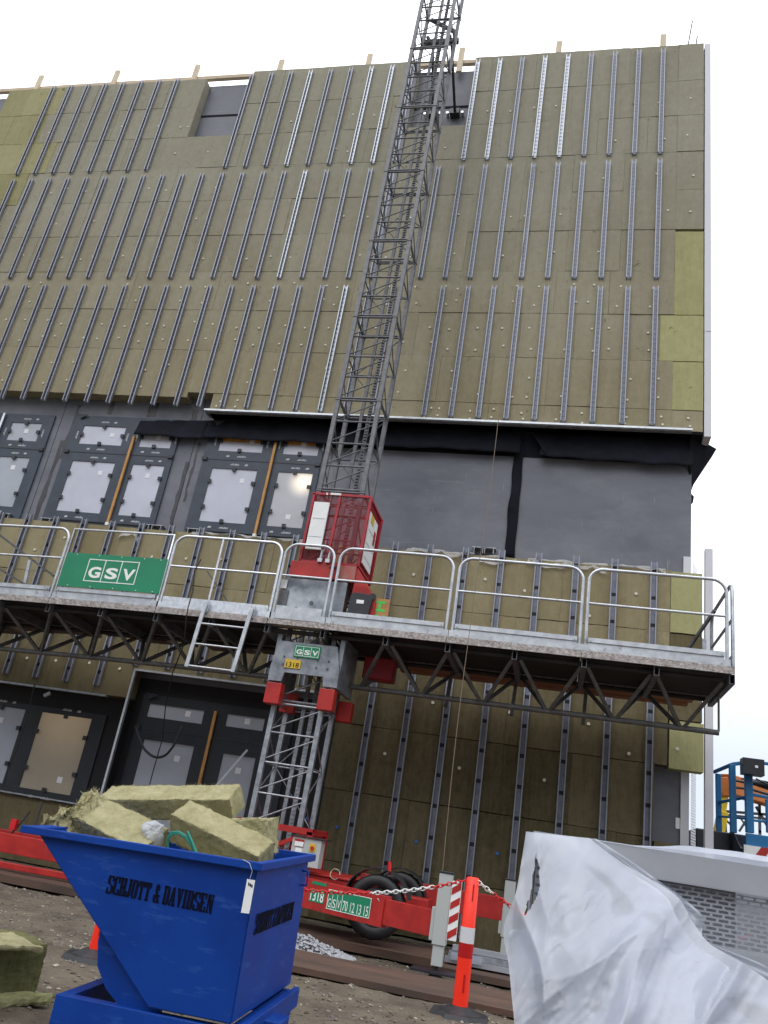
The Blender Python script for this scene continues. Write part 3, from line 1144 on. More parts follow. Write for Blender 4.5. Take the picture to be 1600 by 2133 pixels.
def window(x0, x1, z0, z1, panes, tz=None, pm='pane', warm=(), fmat='frame', clips=True, marks=True):
    f = MB()
    # collar plate with openings: frame built from strips round every pane
    ys, ye = WY - 0.04, WY - 0.012
    zsplit = sorted(set([z0, z1] + [q for p_ in panes for q in (p_[2], p_[3])]))
    for a, b in zip(zsplit[:-1], zsplit[1:]):
        xs_ = [x0]
        for p_ in sorted(panes):
            if p_[2] < (a + b) / 2 < p_[3]:
                xs_ += [p_[0], p_[1]]
        xs_.append(x1)
        for i in range(0, len(xs_), 2):
            f.box(xs_[i], xs_[i + 1], ys, ye, a, b, 0)
    if tz:
        f.box(x0 + 0.02, x1 - 0.02, ys - 0.006, ys - 0.0005, tz - 0.008, tz + 0.008, 1)
        for x in (x0 + 0.04, x1 - 0.05):
            f.box(x - 0.05, x + 0.05, ys - 0.03, ys - 0.007, tz - 0.03, tz + 0.03, 1)
    # loose ears of the collar at the upper corners
    f.prism([(x0 + 0.02, ys - 0.01, z1 + 0.03), (x0 + 0.28, ys - 0.05, z1 + 0.0), (x0 + 0.12, ys - 0.03, z1 - 0.08)], (0, 0.008, 0), 1)
    for (a, b, c, d) in panes:
        if clips:
            for x in (a, b):
                for q in ((0.26, 0.74) if d - c > 0.6 else (0.5,)):
                    clip(f, x + (0.02 if x == a else -0.02), c + (d - c) * q)
            clip(f, (a + b) / 2, c + 0.015)
            clip(f, (a + b) / 2, d - 0.02)
        if marks:
            squiggle(f, (a + b) / 2 - 0.1, d + 0.07)
            squiggle(f, (a + b) / 2 + 0.17, d + 0.07, w_=0.06)
            squiggle(f, (a + b) / 2 - 0.02, c - 0.12)
            squiggle(f, (a + b) / 2 - 0.24, c - 0.12, w_=0.06)
            if d - c < 0.6:
                squiggle(f, a - 0.07, (c + d) / 2 - 0.1, vertical=True)
                squiggle(f, b + 0.10, (c + d) / 2 - 0.1, vertical=True)
    wo = f.build('window', [M[fmat], M['blackplastic'], M['sticker']], bld)
    for i, (a, b, c, d) in enumerate(panes):
        q = MB()
        q.box(a, b, WY - 0.024, WY - 0.014, c, d, 0)
        sx_ = a + (b - a) * (0.55 if i % 2 else 0.72)
        sz_ = d - 0.22 if d - c > 0.6 else (c + d) / 2 + 0.02
        if i in warm and d - c > 0.6:
            sz_ = c + 0.2
        q.box(sx_ - 0.045, sx_ + 0.045, WY - 0.028, WY - 0.0245, sz_ - 0.045, sz_ + 0.045, 1)
        q.build('pane', [M[pm] if i not in warm else (M['pane_warm'] if pm == 'pane' else M['pane_low_warm']), M['sticker']], wo)
    return wo


window(-9.56, -7.28, 5.66, 7.85, [(-9.33, -8.42, 7.235, 7.635), (-8.05, -7.40, 7.235, 7.635), (-9.33, -8.42, 5.83, 6.87), (-8.05, -7.40, 5.83, 6.87)], 7.055)
window(-6.68, -4.42, 5.66, 7.84, [(-6.43, -5.57, 7.245, 7.645), (-5.17, -4.51, 7.245, 7.645), (-6.45, -5.57, 5.84, 6.89), (-5.17, -4.52, 5.84, 6.89)], 7.065, warm=(3,))
window(-12.4, -10.03, 5.60, 7.82, [(-12.2, -11.35, 7.23, 7.63), (-10.94, -10.26, 7.23, 7.63), (-12.2, -11.35, 5.83, 6.87), (-10.94, -10.26, 5.83, 6.87)], 7.055, pm='pane_low')
# orange bands painting a warm wood reflection onto the second window's panes
for a_, b_ in ((-6.42, -5.58), (-5.16, -4.52)):
    wb = MB()
    wb.box(a_, b_, WY - 0.0255, WY - 0.0242, 7.44, 7.545)
    wb.build('wood_reflection', M['stick'], bld)
window(-9.9, -7.15, 0.93, 2.33, [(-8.33, -7.40, 1.05, 2.24), (-9.55, -8.64, 1.06, 2.24)], None, 'pane_low', warm=(0,), fmat='frame_shaded')
window(-6.6, -4.0, 0.2, 2.75, [(-6.46, -5.50, 2.40, 2.61), (-5.10, -4.47, 2.42, 2.61), (-6.40, -5.53, 0.35, 2.05), (-5.03, -4.49, 0.35, 2.01)], 2.22, 'pane_low', fmat='frame_shaded', clips=False, marks=False)
for (a, b, n_) in (((-8.175, 7.43), (-8.175, 5.66), 0), ((-5.325, 7.45), (-5.325, 5.66), 0), ((-5.29, 2.62), (-5.29, 0.6), 0), ((-11.15, 7.8), (-11.15, 5.7), 1)):
    s_ = MB()
    s_.beam((a[0], WY - 0.075, a[1]), (b[0], WY - 0.075, b[1]), 0.045, 0.03)
    if not n_ and a[1] > 5:
        s_.box(a[0] - 0.03, a[0] + 0.03, WY - 0.1, WY - 0.055, b[1] - 0.06, b[1] - 0.005, 1)
    s_.build('mullion_stick', [M['stick'] if not n_ else M['galv_bright'], M['white']], bld)
# little brackets along the foot of the grey band
for (u, vv) in ((100, 1082), (15, 1072), (405, 1104), (305, 1095), (330, 1097), (1000, 1143), (1018, 1144)):
    p = P(u, vv, WY - 0.05)
    br = MB()
    br.box(p.x - 0.12, p.x + 0.12, WY - 0.12, WY, p.z - 0.006, p.z + 0.006)
    br.box(p.x - 0.09, p.x - 0.08, WY - 0.12, WY, p.z - 0.1, p.z - 0.008)
    br.box(p.x + 0.08, p.x + 0.09, WY - 0.12, WY, p.z - 0.1, p.z - 0.008)
    br.build('wall_bracket', M['galv'], bld)

# torn film along the top of the lower insulation
tf_spec = [(-7.75, -7.35, 5.52, 0.35, 'scrap of torn clear film caught behind a steel profile above the green board'),
           (-6.4, -4.1, 5.57, 0.10, 'long wrinkled film along the insulation edge under the window nearest the mast'),
           (-2.6, -1.5, 5.58, 0.12, 'strip of torn film over the insulation just right of the red cage'),
           (-1.4, -0.8, 5.55, 0.16, 'tuft of torn film below the black vertical membrane strip'),
           (-0.65, 0.55, 5.57, 0.26, 'large ragged film flap hanging over the insulation under the grey wall'),
           (0.6, 1.4, 5.58, 0.13, 'torn film scrap nearest the corner of the building')]
for (a, b, z, h_, lab) in tf_spec:
    t_ = MB()
    sd0 = a * 3.3

    def fn(s_, q_):
        x = a + (b - a) * s_
        nn = noise.noise(Vector((x * 4, sd0, 0)))
        hh_ = h_ * (0.35 + 0.9 * abs(noise.noise(Vector((x * 3.1, 4, sd0)))) * 1.6)
        return (x + 0.05 * noise.noise(Vector((x * 6, q_ * 3, 1))), FY - 0.045 - 0.05 * abs(noise.noise(Vector((x * 7, q_ * 2, 3)))) + 0.1 * (1 - q_) , z + 0.03 * nn - hh_ * q_)
    sheet(t_, fn, max(14, int((b - a) * 26)), 6)
    o_ = solo(t_, 'torn_film', M['film_thin'], lab, 'plastic film', 'torn film scraps along the insulation edge')

# ------------------------------------------------------------------ mast climbing platform
plat = thing('mast_climbing_platform', 'galvanised mast climbing work platform on a red trailer in front of the facade', 'work platform', (-3.2, 10.2, 0))
PXA = 1.905
DZ = 3.50


def droop(x):
    return -0.0031 * (x + 3.3) ** 2 if x < -3.3 else -0.0006 * (x + 3.3) ** 2


def dro(mb):
    for v_ in mb.v:
        v_.z += droop(v_.x)
    return mb


# deck
edges = [1.905, 0.20, -1.42, -3.0, -3.78, -5.38, -7.01, -8.62, -10.2]
for i in range(len(edges) - 1):
    b, a = edges[i], edges[i + 1]
    dk = MB()
    dk2 = MB()
    n_ = 8
    for k in range(n_):
        xa = a + 0.004 + (b - a - 0.008) * k / n_
        xb = a + 0.004 + (b - a - 0.008) * (k + 1) / n_
        if i == 3:
            dk.box(xa, xb, 9.66, 9.86, DZ, DZ + 0.07)
            dk2.box(xa, xb, 10.62, 11.12, DZ, DZ + 0.07)
        else:
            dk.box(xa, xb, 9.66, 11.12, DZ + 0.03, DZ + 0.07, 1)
            dk.box(xa, xb, 9.645, 9.66, DZ - 0.01, DZ + 0.075, 0)
            dk.box(xa, xb, 11.12, 11.135, DZ - 0.01, DZ + 0.075, 0)
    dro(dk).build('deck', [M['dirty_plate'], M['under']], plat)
    if dk2.v:
        dro(dk2).build('deck', [M['dirty_plate'], M['under']], plat)
# rear extension planks
for (a_, b_, c_, d_, e_) in ((-2.4, 1.70, 11.14, 11.42, 0.0), (-2.3, 1.66, 11.43, 11.60, -0.02)):
    ep = MB()
    ep.box(a_, b_, c_, d_, DZ - 0.03 + e_, DZ + 0.02 + e_)
    dro(ep).build('extension_plank', M['timber_orange'], plat)
re = random.Random(5)
x = -9.9
while x < -3.9:
    wdt = re.uniform(0.25, 0.7)
    ep = MB()
    ep.box(x, x + wdt, 11.14, 11.14 + re.uniform(0.2, 0.5), DZ - 0.02 + re.uniform(-0.04, 0.02), DZ + 0.01)
    x += wdt + re.uniform(0.0, 0.12)
    dro(ep).build('extension_plank', M['board_brown'], plat)

# truss
tr = MB()
CY, CZ = 10.4, 2.945
joists = [1.88, 1.06, 0.24, -0.58, -1.40, -2.19, -3.02, -3.78, -4.57, -5.37, -6.2, -7.02, -7.82, -8.62, -9.4, -10.2]
for x in joists:
    tr = MB()
    z = droop(x)
    # open ended square tube across the deck
    t_ = 0.006
    for (a, b, c, d) in ((-0.03, 0.03, -0.012, -0.006), (-0.03, 0.03, -0.116, -0.11), (-0.03, -0.024, -0.11, -0.012), (0.024, 0.03, -0.11, -0.012)):
        tr.box(x + a, x + b, 9.69, 11.1, DZ + z + c, DZ + z + d)
    tr.build('deck_joist', M['galv_dull'], plat)
for y in (9.82, 10.98):
    tr = MB()
    tr.tube([(x, y, DZ - 0.05 + droop(x)) for x in [-10.2 + 0.4 * k for k in range(31)]], 0.03, 8)
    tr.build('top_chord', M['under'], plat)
for (xa, xb) in ((-2.72, 1.86), (-10.3, -3.72)):
    tr = MB()
    tr.tube([(xa + (xb - xa) * k / 8, CY, CZ + droop(xa + (xb - xa) * k / 8)) for k in range(9)], 0.034, 10)
    tr.build('bottom_chord', M['chord'], plat)
nodes = [1.44, 0.65, -0.15, -0.97, -1.77, -2.6, -4.19, -5.0, -5.8, -6.62, -7.42, -8.22, -9.02, -9.8]
for nx_ in nodes:
    for s_ in (-1, 1):
        xt = nx_ + s_ * 0.37
        if -3.6 < xt < -2.9:
            continue
        for y in (9.84, 10.96):
            dg = MB()
            dg.beam((nx_ + s_ * 0.03, CY + (0.02 if y > CY else -0.02), CZ + 0.02 + droop(nx_)), (xt, y, DZ - 0.07 + droop(xt)), 0.042, 0.042, (0, 1, 0))
            dg.build('truss_brace', M['chord'], plat)
ds = MB()
ds.tube([(1.86, CY, CZ), (1.86, CY, CZ + 0.5)], 0.014, 6)
ds.build('end_strut', M['galv_dull'], plat)
for x in (0.30, -0.62, -1.5):
    ds = MB()
    ds.beam((x, 10.9, CZ - 0.03), (x + 0.02, 10.98, DZ - 0.1), 0.045, 0.06, (0, 1, 0))
    ds.build('hanging_post', M['galv_dull'], plat)


# guardrails
def arc(cx, cz, r, a0, a1, y, n_=6):
    return [(cx + r * math.cos(R(a0 + (a1 - a0) * k / n_)), y, cz + r * math.sin(R(a0 + (a1 - a0) * k / n_))) for k in range(n_ + 1)]


def guardrail(xa, xb, y=9.70, gate=False, sign=False, wash='galv'):
    zt = 4.63
    zb = DZ + 0.02
    r_ = 0.17
    g_ = MB()
    tr_ = 0.021
    if sign:
        g_.tube([(xa, y, zb), (xa, y, zt), (xb, y, zt), (xb, y, zb)], tr_, 8)
    else:
        r2 = min(r_, (xb - xa) * 0.35)
        path = [(xa, y, zb), (xa, y, zt - r2)] + arc(xa + r2, zt - r2, r2, 180, 90, y)[1:] + arc(xb - r2, zt - r2, r2, 90, 0, y) + [(xb, y, zb)]
        g_.tube(path, tr_, 8)
        g_.tube([(xa, y, 4.18), (xb, y, 4.18)], 0.016, 8)
    if gate:
        xm = xa + (xb - xa) * 0.44
        g_.tube([(xm, y, 3.7), (xm, y, zt)], 0.018, 8)
    for x in (xa, xb):
        g_.box(x - 0.035, x + 0.035, y - 0.02, y + 0.02, DZ + 0.0, DZ + 0.16)
    ro = dro(g_).build('guardrail', M['galv_bright'] if gate else M['alu'], plat)
    t_ = MB()
    if xb - xa > 0.9:
        for k in range(6):
            a_ = xa + 0.03 + (xb - xa - 0.06) * k / 6
            b_ = xa + 0.03 + (xb - xa - 0.06) * (k + 1) / 6
            t_.box(a_, b_, y - 0.012, y, DZ + 0.085, DZ + 0.24)
            if not gate:
                t_.box(a_, b_, y - 0.03, y - 0.013, DZ + 0.19, DZ + 0.245)
        for x in (xa + 0.06, xb - 0.06):
            for z in (0.11, 0.21):
                t_.box(x - 0.008, x + 0.008, y - 0.04, y - 0.031, DZ + z - 0.008, DZ + z + 0.008)
    else:
        t_.box(xa + 0.03, xb - 0.03, y - 0.012, y, DZ + 0.085, DZ + 0.26)
    dro(t_).build('toe_board', M['galv_bright'] if gate else M['alu'], ro)
    return ro


for (a, b, k_) in ((0.24, 1.83, ''), (-1.37, 0.17, ''), (-2.97, -1.45, ''), (-3.74, -3.05, ''), (-5.37, -3.79, 'gate'), (-6.99, -5.42, 'sign'), (-8.6, -7.05, ''), (-10.2, -8.66, '')):
    guardrail(a, b, gate=k_ == 'gate', sign=k_ == 'sign')
eg = MB()
zt = 4.60
eg.tube([(1.90, 9.74, DZ), (1.90, 9.74, zt - 0.12), (1.90, 9.78, zt - 0.03), (1.90, 9.88, zt), (1.90, 10.95, zt), (1.90, 11.05, zt - 0.05), (1.90, 11.08, zt - 0.15), (1.90, 11.08, DZ)], 0.022, 8)
eg.tube([(1.90, 9.74, 4.15), (1.90, 11.08, 4.15)], 0.018, 8)
eg.box(1.885, 1.90, 9.78, 11.04, DZ + 0.07, DZ + 0.22)
eg.beam((1.80, 11.06, DZ + 0.05), (1.80, 11.06, 4.25), 0.05, 0.05)
eg.build('end_guardrail', M['galv'], plat)
eb = MB()
eb.beam((1.40, 11.0, 3.75), (1.82, 10.4, 4.45), 0.035, 0.035)
eb.build('end_brace', M['dark_steel'], plat)
# loose bars behind the rails on the left
for (a_, b_, c_) in ((P(0, 1115, 10.4), P(112, 1200, 10.4), 0.03), (P(0, 1186, 10.4), P(53, 1218, 10.4), 0.03), (P(432, 1190, 10.6), P(480, 1262, 10.6), 0.02)):
    lb_ = MB()
    lb_.beam(a_, b_, c_, c_)
    lb_.build('rear_brace', M['dark_steel'], plat)
lb_ = MB()
lb_.beam(P(63, 1168, 10.9), P(52, 1218, 10.9), 0.05, 0.05)
lb_.build('rear_post', M['alu'], plat)

# green sign
sg = MB()
sy = 9.655
sx0, sx1 = -6.965, -5.40
n_ = 6
for k in range(n_):
    a = sx0 + (sx1 - sx0) * k / n_
    b = sx0 + (sx1 - sx0) * (k + 1) / n_
    sg.box(a, b, sy, sy + 0.012, 4.725 - 0.02, 5.235 - 0.02) if False else sg.box(a, b, sy, sy + 0.012, 3.755, 4.255)
# logo frame


def logo(mb, x0, x1, z0, z1, y, lw, mi=1):
    mb.box(x0, x1, y - 0.003, y, z0, z0 + lw, mi)
    mb.box(x0, x1, y - 0.003, y, z1 - lw, z1, mi)
    for k in range(4):
        x = x0 + (x1 - x0 - lw) * k / 3
        mb.box(x, x + lw, y - 0.0031, y, z0 + lw, z1 - lw, mi)
    cw = (x1 - x0) / 3
    for k, ch in enumerate('GSV'):
        text_into(mb, ch, (x0 + cw * k + cw * 0.17, y, z0 + (z1 - z0) * 0.16), (1, 0, 0), (0, 0, 1), (z1 - z0) * 0.50, cw * 0.72, bold=0.035, mi=mi, lift=0.003)


logo(sg, -6.585, -5.80, 3.85, 4.18, sy, 0.012)
for x in (-6.8, -6.45, -6.1, -5.75, -5.5):
    for z in (3.775, 4.235):
        sg.box(x - 0.006, x + 0.006, sy - 0.003, sy, z - 0.006, z + 0.006, 1)
dro(sg).build('sign_board', [M['green'], M['whitetext']], plat)

# ladder below the gate
ld = MB()
la0, la1 = Vector((-4.70, 9.58, 2.80)), Vector((-4.66, 9.6, 3.66))
lb0, lb1 = Vector((-4.06, 9.58, 2.80)), Vector((-4.00, 9.6, 3.66))
ld.beam(la0, la1, 0.05, 0.028, (0, 1, 0))
ld.beam(lb0, lb1, 0.05, 0.028, (0, 1, 0))
for t_ in (0.02, 0.36, 0.68):
    ld.tube([la0.lerp(la1, t_), lb0.lerp(lb1, t_)], 0.013, 6)
ld.beam(la1 + Vector((-.0, 0.04, -0.12)), la1 + Vector((0, 0.04, 0.03)), 0.06, 0.03, (0, 1, 0))
ld.beam(lb1 + Vector((-.0, 0.04, -0.12)), lb1 + Vector((0, 0.04, 0.03)), 0.06, 0.03, (0, 1, 0))
ld.build('ladder', M['alu'], plat)

# ---- mast: 1.5 m sections
MX0, MX1, MY0, MY1 = -3.55, -2.92, 9.92, 10.45


def lean(mb):
    for v_ in mb.v:
        v_.x += 0.0067 * (v_.z - 1.5)
    return mb


for s_i in range(-1, 11):
    z0 = 1.06 + 1.5 * s_i
    z1 = z0 + 1.5
    if s_i < 0:
        z0 = 0.62
    ms = MB()
    for x in (MX0, MX1):
        for y in (MY0, MY1):
            ms.box(x - 0.03, x + 0.03, y - 0.03, y + 0.03, z0 + 0.004, z1 - 0.004)
            if s_i >= 0:
                ms.box(x - 0.038, x + 0.038, y - 0.038, y + 0.038, z1 - 0.03, z1 - 0.006)
    if s_i >= 0:
        zz = [z0 + 0.02, z0 + 0.39, z0 + 0.755, z0 + 1.12, z1 - 0.02]
        for k, z in enumerate(zz):
            ms.tube([(MX0, MY0, z), (MX1, MY0, z)], 0.014 if k not in (0, 4) else 0.017, 6)
            if k in (0, 2, 4):
                ms.tube([(MX0, MY1, z), (MX1, MY1, z)], 0.014, 6)
                for x in (MX0, MX1):
                    ms.tube([(x, MY0, z), (x, MY1, z)], 0.012, 6)
        for k in range(4):
            ms.tube([(MX0, MY0, zz[k] + 0.03), (MX1, MY0, zz[k + 1] - 0.03)], 0.010, 6)
            for x in (MX0, MX1):
                a_, b_ = (MY0, MY1) if k % 2 else (MY1, MY0)
                ms.tube([(x, a_, zz[k]), (x, b_, zz[k + 1])], 0.009, 6)
        ms.tube([(MX1, MY1, z0 + 0.05), (MX0, MY1, z0 + 0.75), (MX1, MY1, z1 - 0.05)], 0.009, 6)
    lean(ms)
    so_m = ms.build('mast_section', M['galv_dull'] if s_i >= 1 else M['galv'], plat)  # upper sections take the darker steel, silhouette put into the colour
    rk = MB()
    rx = -3.17
    ry = 10.36
    rk.box(rx - 0.03, rx + 0.03, ry, ry + 0.02, z0, z1, 0)
    zt_ = z0
    while zt_ < z1 - 0.03:
        rk.box(rx - 0.02, rx + 0.02, ry - 0.018, ry - 0.001, zt_ + 0.006, zt_ + 0.026, 0)
        zt_ += 0.05
    rk.box(rx - 0.16, rx - 0.11, ry + 0.03, ry + 0.07, z0, z1, 0)
    lean(rk)
    rk.build('gear_rack', M['galv_dull'] if s_i >= 1 else M['galv'], so_m)
# wall ties of the mast
for (ma, wa) in ((P(941, 92, 10.55), P(948, 238, 12.2)), (P(902, 100, 10.55), P(901, 240, 12.2))):
    wt = MB()
    wt.beam(ma, wa, 0.05, 0.05)
    wt.box(wa.x - 0.10, wa.x + 0.10, 12.10, 12.2495, wa.z - 0.07, wa.z + 0.07)
    to = wt.build('mast_tie', M['blackplastic'], plat)
    for dx in (-0.16, 0.16):
        q = MB()
        q.tube([(wa.x + dx, 12.14, wa.z), (wa.x + dx, 12.2495, wa.z)], 0.03, 8)
        q.build('anchor_bolt', M['galv_bright'], to)
zt_ = 15.55
wt = MB()
wt.beam((MX0 + 0.05, 10.55, zt_), (MX1 + 0.14, 10.55, zt_), 0.08, 0.10)
wt.beam((MX0 + 0.15, 10.5, zt_ + 0.6), (MX1 + 0.1, 10.5, zt_ + 0.15), 0.05, 0.07)
wt.tube([(MX0 + 0.15 + 0.45 * k / 8, 10.5, zt_ + 0.10 - 0.28 * math.sin(math.pi * k / 8)) for k in range(9)], 0.035, 6)
wt.tube([(-3.15, 10.5, 15.3), (-3.15, 10.5, 14.6)], 0.02, 6)
wt.build('tie_bracket', M['dark_steel'], plat)

# ---- operator cage and drive unit
cgx0, cgx1, cgy0, cgy1, cgz0, cgz1 = -3.56, -2.74, 9.80, 10.58, 4.43, 5.44
cg = MB()
fr_ = 0.035


def lcage(p):
    return Vector(p)


xm_ = -3.18
for (x, y) in ((cgx0, cgy0), (cgx1, cgy0), (cgx0, cgy1), (cgx1, cgy1), (xm_, cgy0)):
    cg.beam((x, y, cgz0), (x + 0.02, y, cgz1), fr_, fr_, (0, 1, 0))
for z in (cgz0, cgz1):
    cg.beam((cgx0, cgy0, z), (cgx1, cgy0, z), fr_, fr_)
    cg.beam((cgx0, cgy1, z), (cgx1, cgy1, z), fr_, fr_)
    cg.beam((cgx0, cgy0, z), (cgx0, cgy1, z), fr_, fr_)
    cg.beam((cgx1, cgy0, z), (cgx1, cgy1, z), fr_, fr_)
cage = cg.build('cage', M['red_cage'], plat)


def wire(a, b, c, d, nu, nv):
    """wire mesh spanning the quad a b c d"""
    a, b, c, d = map(Vector, (a, b, c, d))
    mb = MB()
    for k in range(nu + 1):
        t_ = k / nu
        mb.beam(a.lerp(b, t_), d.lerp(c, t_), 0.0042, 0.0042)
    for k in range(nv + 1):
        t_ = k / nv
        mb.beam(a.lerp(d, t_), b.lerp(c, t_), 0.0042, 0.0042)
    return mb


wire((cgx0, cgy0 + 0.01, cgz0), (xm_, cgy0 + 0.01, cgz0), (xm_, cgy0 + 0.01, cgz1), (cgx0, cgy0 + 0.01, cgz1), 19, 60).build('cage_mesh', M['red_dark'], cage)
wire((xm_, cgy0 + 0.01, cgz0), (cgx1, cgy0 + 0.01, cgz0), (cgx1, cgy0 + 0.01, cgz1), (xm_, cgy0 + 0.01, cgz1), 22, 60).build('cage_mesh', M['red_dark'], cage)
wire((cgx1, cgy0, cgz0), (cgx1, cgy1, cgz0), (cgx1, cgy1, cgz1), (cgx1, cgy0, cgz1), 39, 60).build('cage_mesh', M['red_dark'], cage)
wire((cgx0, cgy0, cgz0), (cgx0, cgy1, cgz0), (cgx0, cgy1, cgz1), (cgx0, cgy0, cgz1), 39, 60).build('cage_mesh', M['red_dark'], cage)
wsb = MB()
wsb.box(-3.505, -3.285, 9.755, 9.785, 4.60, 5.30, 0)
for z in (4.78, 5.05):
    wsb.box(-3.49, -3.30, 9.751, 9.7545, z, z + 0.006, 1)
wsb.build('instruction_board', [M['white'], M['galv']], cage, 0.006)
ws2 = MB()
ws2.box(cgx1 + 0.02, cgx1 + 0.035, 9.86, 10.35, 4.50, 5.25, 0)
ws2.box(cgx1 + 0.036, cgx1 + 0.040, 9.92, 10.1, 5.12, 5.24, 1)
ws2.box(cgx1 + 0.036, cgx1 + 0.040, 10.2, 10.3, 4.9, 5.1, 2)
for z in (4.6, 4.8, 5.0):
    ws2.box(cgx1 + 0.036, cgx1 + 0.038, 9.88, 10.34, z, z + 0.008, 3)
ws2.build('instruction_board', [M['white'], M['yellow'], M['red'], M['galv']], cage)
sa = MB()
sa.box(-3.36, -3.34, 9.765, 9.785, 5.42, 5.45)
sa.box(-3.30, -3.15, 9.765, 9.785, 5.425, 5.455)
sa.build('latch', M['white'], cage)

dr = MB()
dr.box(-3.66, -2.98, 9.765, 9.80, 4.20, 4.42, 0)
dr.box(-3.66, -2.74, 9.80, 10.6, 4.20, 4.40, 0)
dr.box(-2.98, -2.75, 9.775, 9.799, 4.21, 4.41, 1)
dr.prism([(-2.74, 9.80, 4.41), (-2.78, 9.80, 3.62), (-2.40, 9.80, 3.62), (-2.42, 9.80, 3.98), (-2.52, 9.80, 4.10)], (0, 0.5, 0), 0)
dr.box(-3.12, -3.0, 9.755, 9.7645, 4.35, 4.38, 2)
dr.tube([(-2.47, 9.79, 4.02), (-2.47, 9.80, 4.02)], 0.05, 14, 2)
dr.build('drive_unit', [M['red'], M['red_worn'], M['blackplastic']], plat, 0.006)
for x in (-3.26, -3.15):
    q = MB()
    q.tube([(x, 9.75, 4.44), (x + 0.01, 9.75, 4.60)], 0.018, 8)
    q.box(x - 0.03, x + 0.03, 9.73, 9.76, 4.42, 4.47)
    q.build('switch', M['alu'], plat)
gb = MB()
gb.box(-3.72, -2.84, 9.80, 9.98, 3.60, 4.185, 0)
gb.tube([(-3.28, 9.795, 3.86), (-3.28, 9.80, 3.86)], 0.03, 10, 1)
gb.box(-3.80, -3.66, 9.77, 9.79, 4.02, 4.14, 2)
gb.box(-3.74, -3.62, 9.775, 9.795, 3.78, 4.0, 3)
M['galv_patch'] = mat('streaked galvanised plate', (0.50, 0.54, 0.58), 0.4, 0.5, col2=(0.16, 0.18, 0.21), scale=3.6, detail=9)
gb.build('gearbox_cover', [M['galv_patch'], M['dark_steel'], M['white'], M['galv_dull']], plat)
mc = MB()
mc.prism([(-2.76, 9.74, 3.60), (-2.50, 9.74, 3.60), (-2.455, 9.74, 3.99), (-2.48, 9.74, 4.03), (-2.72, 9.74, 4.05), (-2.75, 9.74, 4.0)], (0, 0.05, 0), 0)
mc.box(-2.66, -2.56, 9.735, 9.74, 3.90, 3.95, 1)
mc.build('motor_cover', [M['blackplastic'], M['white']], plat, 0.008)
hs = MB()
hs.box(-2.49, -2.24, 9.83, 9.845, 3.585, 4.02, 0)
for st_ in (((-2.46, 3.92), (-2.27, 3.92)), ((-2.46, 3.985), (-2.46, 3.86)), ((-2.27, 3.985), (-2.27, 3.86))):
    pass
# H and S sprayed lying on their side
for (x0, x1, z0, z1) in ((-2.44, -2.29, 3.955, 3.985), (-2.44, -2.29, 3.845, 3.875), (-2.38, -2.35, 3.875, 3.955)):
    hs.prism([(x0, 9.829, z0), (x1, 9.829, z0), (x1, 9.829, z1), (x0, 9.829, z1)], (0, -0.001, 0), 1)
spts = [(-2.44, 3.70), (-2.44, 3.76), (-2.425, 3.79), (-2.395, 3.80), (-2.37, 3.785), (-2.36, 3.755), (-2.35, 3.72), (-2.325, 3.70), (-2.30, 3.715), (-2.29, 3.745), (-2.29, 3.80)]
for p_, q_ in zip(spts[:-1], spts[1:]):
    hs.beam((p_[0], 9.8285, p_[1]), (q_[0], 9.8285, q_[1]), 0.001, 0.027, (0, 1, 0), mi=1, roll=R(90))
solo(hs, 'plywood_sheet', [M['plywood'], M['greenspray']], 'orange plywood offcut with bright green spray painted letters beside the black motor cover', 'board')

# guide head under the deck
gh = MB()
gh.prism([(-3.66, 9.80, 2.80), (-3.66, 9.80, 3.0), (-3.60, 9.80, 3.32), (-2.82, 9.80, 3.32), (-2.74, 9.80, 3.0), (-2.74, 9.80, 2.80), (-2.92, 9.80, 2.80), (-2.94, 9.80, 2.92), (-3.46, 9.80, 2.92), (-3.48, 9.80, 2.80)], (0, 0.05, 0), 0)
gh.box(-3.66, -3.60, 9.85, 10.6, 2.80, 3.45, 0)
gh.box(-2.80, -2.74, 9.85, 10.6, 2.80, 3.45, 0)
for x in (-3.5, -3.32, -3.05, -2.9):
    for z in (3.02, 3.12):
        gh.tube([(x, 9.79, z), (x, 9.80, z)], 0.014, 8, 1)
M['galv_spot'] = mat('mottled galvanised plate', (0.34, 0.37, 0.41), 0.5, 0.35, col2=(0.14, 0.155, 0.18), scale=6, detail=9)
gh.build('guide_head', [M['galv_spot'], M['dark_steel']], plat)
gp = MB()
gp.box(-3.38, -3.03, 9.785, 9.797, 3.13, 3.29, 0)
logo(gp, -3.365, -3.045, 3.145, 3.275, 9.785, 0.006)
gp.build('logo_plate', [M['green'], M['whitetext']], plat)
yp = MB()
yp.box(-3.47, -3.26, 9.785, 9.797, 2.98, 3.09, 0)
text_into(yp, '1318', (-3.45, 9.785, 2.992), (1, 0, 0), (0, 0, 1), 0.06, 0.17, bold=0.01, mi=1)
text_into(yp, 'MODEL', (-3.45, 9.785, 3.065), (1, 0, 0), (0, 0, 1), 0.015, 0.08, bold=0.01, mi=1) if False else None
yp.build('number_plate', [M['yellow'], M['blacktext']], plat)
for (x, y) in ((-3.62, 9.80), (-2.92, 9.80), (-3.62, 10.45), (-2.88, 10.62)):
    q = MB()
    q.box(x - 0.01, x + 0.19, y - 0.09, y + 0.06, 2.50, 2.76)
    q.build('roller_cover', M['red'], plat, 0.006)
q = MB()
q.box(-2.62, -2.2, 10.5, 10.75, 3.10, 3.40)
q.build('motor_housing', M['red_dark'], plat, 0.02)

